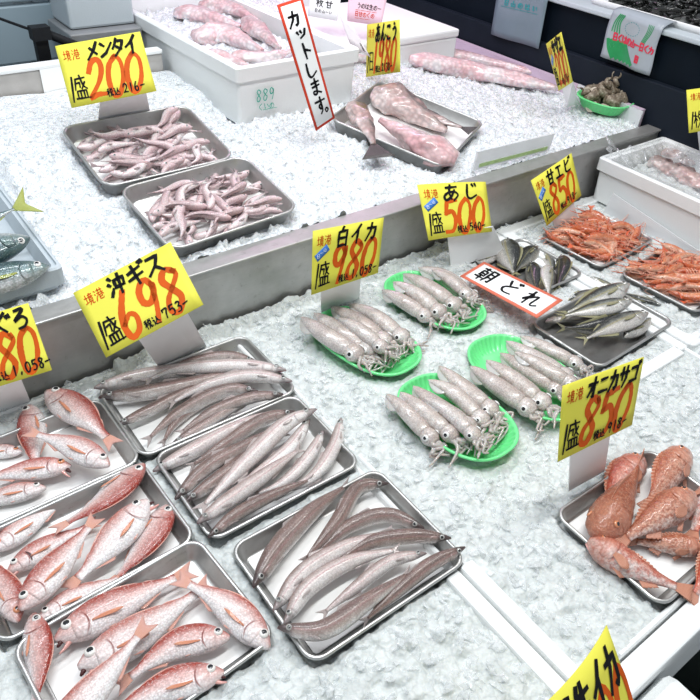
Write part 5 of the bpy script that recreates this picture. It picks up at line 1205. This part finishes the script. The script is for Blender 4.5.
# turban shells
def turban(c, ax, s, label, seed):
    g = np.random.default_rng(seed); ax = nrm(ax); a = nrm(np.cross(ax, X3+.01)); b = np.cross(ax, a); r = root('turban_shell', label, 'shell', c-UP*s*.55); V, F = [], []; n, m = 58, 12; t1 = 2*PI*3.1
    for i in range(n):
        k = i/(n-1); th = t1*k; R = s*.52*(.10+.90*k**1.3); rr = R*.62; ce = ax*s*(1.0-1.35*k**.9)+(a*math.cos(th)+b*math.sin(th))*R*.58; o = a*math.cos(th)+b*math.sin(th)
        for j in range(m):
            p = 2*PI*j/m; sp = 1+(.55*max(0, math.sin(i*1.1)) if j in (1, 2) else 0)*k; V.append(c+ce+(o*math.cos(p)+ax*math.sin(p))*rr*sp)
    F = grid_faces(n, m, True); F.append(tuple(range(m))[::-1]); mesh('shell_body', V, F, M['shell'], r)
    last = np.array(V[-m:]); ce = last.mean(0); tn = nrm(np.cross(last[3]-last[0], last[6]-last[0])); out = nrm(np.mean(V[-m:], 0)-np.mean(V[-2*m:-m], 0)); W = []
    for q, h in ((1., .0), (.8, .18), (.45, .28)): W += [ce+(p-ce)*q+out*h*s*.3 for p in last]
    F = grid_faces(3, m, True); F.append(tuple(2*m+j for j in range(m))); mesh('lid', W, F, M['shell_in'], r)
fr = T['dS']
for i, (x, y, l, lab) in enumerate([(-.5, .35, 0, 'turban shell at the left end of the small green dish'), (-.3, -.35, 0, 'turban shell at the near left of the small green dish'), (.05, .4, 0, 'turban shell at the rear middle of the small green dish'), (.12, -.40, 0, 'turban shell with a pale lid at the near side of the small green dish'),
      (.5, .2, 0, 'turban shell at the right rear of the small green dish'), (.52, -.28, 0, 'turban shell at the right end of the small green dish'), (-.2, .1, 1, 'topmost turban shell, spire up, in the small green dish'), (.25, .02, 1, 'second turban shell on top of the small green dish')]):
    c = fr['C']+fr['ex']*x*fr['hx']+fr['ey']*y*fr['hy']+fr['n']*(fr['floor']+.032+.03*l); turban(c, [rng.normal(0, .6), rng.normal(0, .6), .8 if l else .35], .066, lab, 60+i)

# ------------------------------------------------------------------ price cards and signs
def yellow(px, az, el, D, name, price, tax, label, nx=62, nadv=40, ncw=38, nch=46, ny=3, px0=54, pcw=48, padv=46, tx=92, tadv=15, bend=0., stand=None, sticker=False, dash=True, ink=7.5, dw=13.5, unit='1盛'):
    runs = [('price', price, px0, 45, pcw, 94, padv, dw, 'orange', .0005, dict(slant=.14)),
            ('product_name', name, nx, ny, ncw, nch, nadv, ink, 'ink', .0011, dict(slant=.10)),
            ('origin', '境港', 12, 14, 19, 26, 21, 2.3, 'orange', .0006, {}),
            ('unit', unit[0], 6, 78, 16, 60, 14, 5.5, 'ink', .0011, dict(slant=.1)),
            ('unit', unit[1:], 18, 76, 34, 58, 30, 4.6, 'ink', .0011, {}),
            ('tax_note', '税込', tx, 120, 15, 20, 17, 2.8, 'ink', .0013, {}),
            ('tax_price', tax+('-' if dash else ''), tx+40, 116, tadv-2.5, 22, tadv-1, 3.8, 'ink', .0013, {})]
    runs = [r for r in runs if r[1].strip()]
    return card('price_card', px, az, el, D, 210, 148, runs, label, bend=bend, stand=stand, stickers=[((10, 66), (44, 44), 9)] if sticker else ())
yellow([(73, 293), (170.5, 242), (203.5, 304.5), (106, 357.5)], -132, 52, 1.40, '沖ギス', '698', '753', 'yellow price card with big orange 698, by the slender fish', stand=[(138, 339), (187, 312), (207, 347), (160, 369)])
yellow([(-67, 331), (28, 303), (52, 370), (-48, 401)], -122, 44, 1.44, 'のどぐろ', '980', '1,058', 'yellow price card ending in 1,058, cut off by the left edge', nadv=40, nx=44, ncw=38, stand=[(-60, 402), (20, 378), (30, 402), (-50, 428)], px0=64)
yellow([(55, 46), (140, 31.5), (156.5, 91), (71.5, 108)], -116, 38, 1.95, 'メンタイ', '200', '216', 'yellow price card with big orange 200 at the top left', nadv=32, nch=46, nx=66, stand=[(100, 100), (146, 91), (150, 112), (98, 121), .012, True])
yellow([(313, 231), (384, 217.5), (378, 273), (311.5, 295)], -84, 14, 1.57, '白イカ', '980', '1,058', 'yellow price card with big orange 980, standing behind the squid dishes', nx=66, nadv=44, nch=49, sticker=True, stand=[(322, 288), (362, 274), (360, 300), (322, 312), 0.]  , px0=56, dw=14.5, tx=78)
yellow([(418.5, 184), (487, 181), (493.5, 231), (430, 240)], -94, 40, 1.90, 'あじ', '500', '540', 'yellow bent price card with big orange 500 in front of the steel ledge', nx=64, nadv=62, ncw=54, nch=49, bend=.006, sticker=True, stand=[(448, 234), (494, 226), (506, 252), (452, 268), 0.])
yellow([(531, 180.5), (571.5, 153), (581.5, 195.5), (547, 226)], -92, 30, 2.22, '甘エビ', '850', '918', 'yellow price card with orange 850 and blue sticker beside the shrimp tray', nx=66, nadv=44, nch=46, sticker=True, stand=[(553, 219), (574, 201), (579, 218), (556, 228), 0.])
yellow([(563, 386), (644, 357), (632, 425), (558, 462)], -92, 18, 1.28, 'オニカサゴ', '850', '918', 'yellow price card with orange 850 standing between squid dish and rockfish tray', nx=62, nadv=28, ncw=27, nch=45, stand=[(572, 454), (612, 434), (606, 472), (570, 492), 0.], dw=14.5)
yellow([(367, 24.5), (399.5, 19.5), (400, 72), (366, 77)], 170, 6, 2.44, 'あんこう', '1980', '2138', 'yellow price card with narrow orange 1980 by the monkfish', nx=60, nadv=34, ncw=34, nch=52, px0=44, pcw=36, padv=37, tx=62, tadv=14, ink=9, unit='1日')
yellow([(546, 44), (561, 32), (572.5, 82), (558.5, 91)], 148, -22, 2.60, 'サザエ', '200', '216', 'narrow looking yellow price card seen edge-on beside the turban shells', nx=60, nadv=44, ncw=42, nch=45, sticker=True, ink=12, dw=14.5, stand=[(561, 88), (572, 82), (578, 104), (566, 108), 0.01, True])
yellow([(686.5, 90), (745, 82), (749, 124), (689, 133)], -130, 32, 2.50, '甘エビ', '500', '540', 'yellow price card cut by the right edge above the film-covered box', nx=80, unit='1枚', stand=[(698, 131), (738, 126), (738, 150), (700, 152), .14])
yellow([(528, 728), (614, 627), (652, 735), (566, 836)], -84, 40, .96, '日生イカ', '200', '216', 'yellow price card peeking up at the bottom edge of the picture', nx=44, nadv=40, ncw=40, nch=60, ny=10, px0=70, dw=15, bend=.010, ink=9)
# tall sign, flat sign
card('tall_sign', [(277, 5), (302, -3), (335, 118), (316, 131)], -92, 8, 1.96, 70, 330,
     [('lettering', 'カ', 14, 22, 36, 42, 0, 7.5, 'ink', .0012, dict(slant=.1)), ('lettering', 'ッ', 24, 60, 34, 34, 0, 7, 'ink', .0012, {}), ('lettering', 'ト', 20, 104, 40, 44, 0, 7, 'ink', .0012, {}),
      ('lettering', 'し', 16, 154, 42, 44, 0, 7, 'ink', .0012, {}), ('lettering', 'ま', 20, 200, 36, 46, 0, 6.5, 'ink', .0012, {}), ('lettering', 'す', 18, 250, 38, 48, 0, 6.5, 'ink', .0012, {}), ('lettering', '。', 40, 272, 24, 34, 0, 5, 'ink', .0012, {})],
     'tall narrow white sign with a red border and black brush writing on the upper ice', 'white_card', border=('red', 7), cat='sign')
q = [(484, 261.5), (563, 300), (537, 318), (460, 276)]
card('flat_sign', q, 150, 82, 1.80, 250, 100, [('lettering', c, x, 16, 50, 64, 0, 7.5, 'ink', .0012, {}) for c, x in (('朝', 24), ('ど', 100), ('れ', 172))],
     'flat white sign with coral border and black brush writing lying between squid and fish', 'white_card', border=('coral', 10), cat='sign')
# paper signs at the top
card('paper_sign', [(310, -20), (343, -14), (337, 21), (308, 16)], -150, 20, 2.74, 140, 150, [('lettering', '松茸'.replace('松', '枚').replace('茸', '甘'), 34, 70, 34, 34, 42, 4, 'ink', .0012, {}), ('lettering', '日の山一い', 30, 112, 15, 16, 17, 2, 'ink', .0012, {})],
     'small white paper sign at the top edge, left of the pink one', 'white_card', cat='sign')
card('paper_sign', [(350, -24), (390, -16), (381, 26), (347, 21)], -130, 20, 2.70, 150, 160, [('lettering', 'うのは生の一', 36, 86, 17, 22, 17, 2.6, 'ink', .0012, {}), ('lettering', '一一一一', 30, 112, 24, 4, 23, 1.6, 'red', .0012, {}), ('lettering', '日甘のくの', 30, 118, 17, 20, 17, 2.6, 'red', .0012, {}), ('lettering', '一一一', 30, 142, 24, 4, 22, 1.6, 'red', .0012, {})],
     'pink paper sign at the top edge of the picture', 'pink_card', cat='sign')
r = card('price_card', [(337, 9), (353, 27), (371, 58), (350, 44)], -140, 20, 2.50, 100, 70, [('lettering', '盛', 70, 44, 16, 18, 0, 2, 'ink', .0012, {})], 'pale back of a card with a yellow edge, left of the 1980 card', 'card_back')
card('price_card', [(677, -20), (735, -18), (733, 14), (676, 11)], -144, 54, 3.15, 210, 148, [('lettering', '枚い日', 10, 50, 60, 80, 62, 8, 'ink', .0012, {})], 'tan paper card with black writing at the top right corner', 'tan_card')

# ------------------------------------------------------------------ light
def area(name, loc, sx, sy, e, col, tgt=None):
    l = bpy.data.lights.new(name, 'AREA'); l.shape = 'RECTANGLE'; l.size = sx; l.size_y = sy; l.energy = e; l.color = col
    o = bpy.data.objects.new(name, l); COL.objects.link(o); o.location = loc
    d = Vector(tgt)-Vector(loc) if tgt is not None else Vector((0, 0, -1)); o.rotation_euler = d.to_track_quat('-Z', 'Y').to_euler(); return o
area('ceiling_tube', (.2, .55, 2.2), 1.6, .12, 15.6, (.93, .97, 1.))
area('ceiling_tube', (1.5, .55, 2.2), 1.6, .12, 14.3, (1., .985, .94))
area('ceiling_tube', (.2, 1.75, 2.2), 1.6, .12, 14.3, (.90, .95, 1.))
area('ceiling_tube', (1.3, 1.75, 2.2), 1.6, .12, 8.5, (1., .96, .97))
area('showcase_lamp', (1.75, 2.35, 1.0), .9, .08, 2.2, (1., .55, .88), (1.75, 2.0, .2))
w = bpy.data.worlds.new('world'); SC.world = w; w.use_nodes = True
w.node_tree.nodes['Background'].inputs[0].default_value = (.88, .94, 1., 1); w.node_tree.nodes['Background'].inputs[1].default_value = .30
SC.view_settings.view_transform = 'Standard'; SC.view_settings.look = 'None'; SC.view_settings.exposure = 0.58; SC.view_settings.gamma = 1; SC.view_settings.use_curve_mapping = False
SC.cycles.max_bounces = 8; SC.cycles.transparent_max_bounces = 8; SC.cycles.caustics_reflective = False; SC.cycles.caustics_refractive = False
for o in SC.objects:
    if '_o' in o: del o['_o']
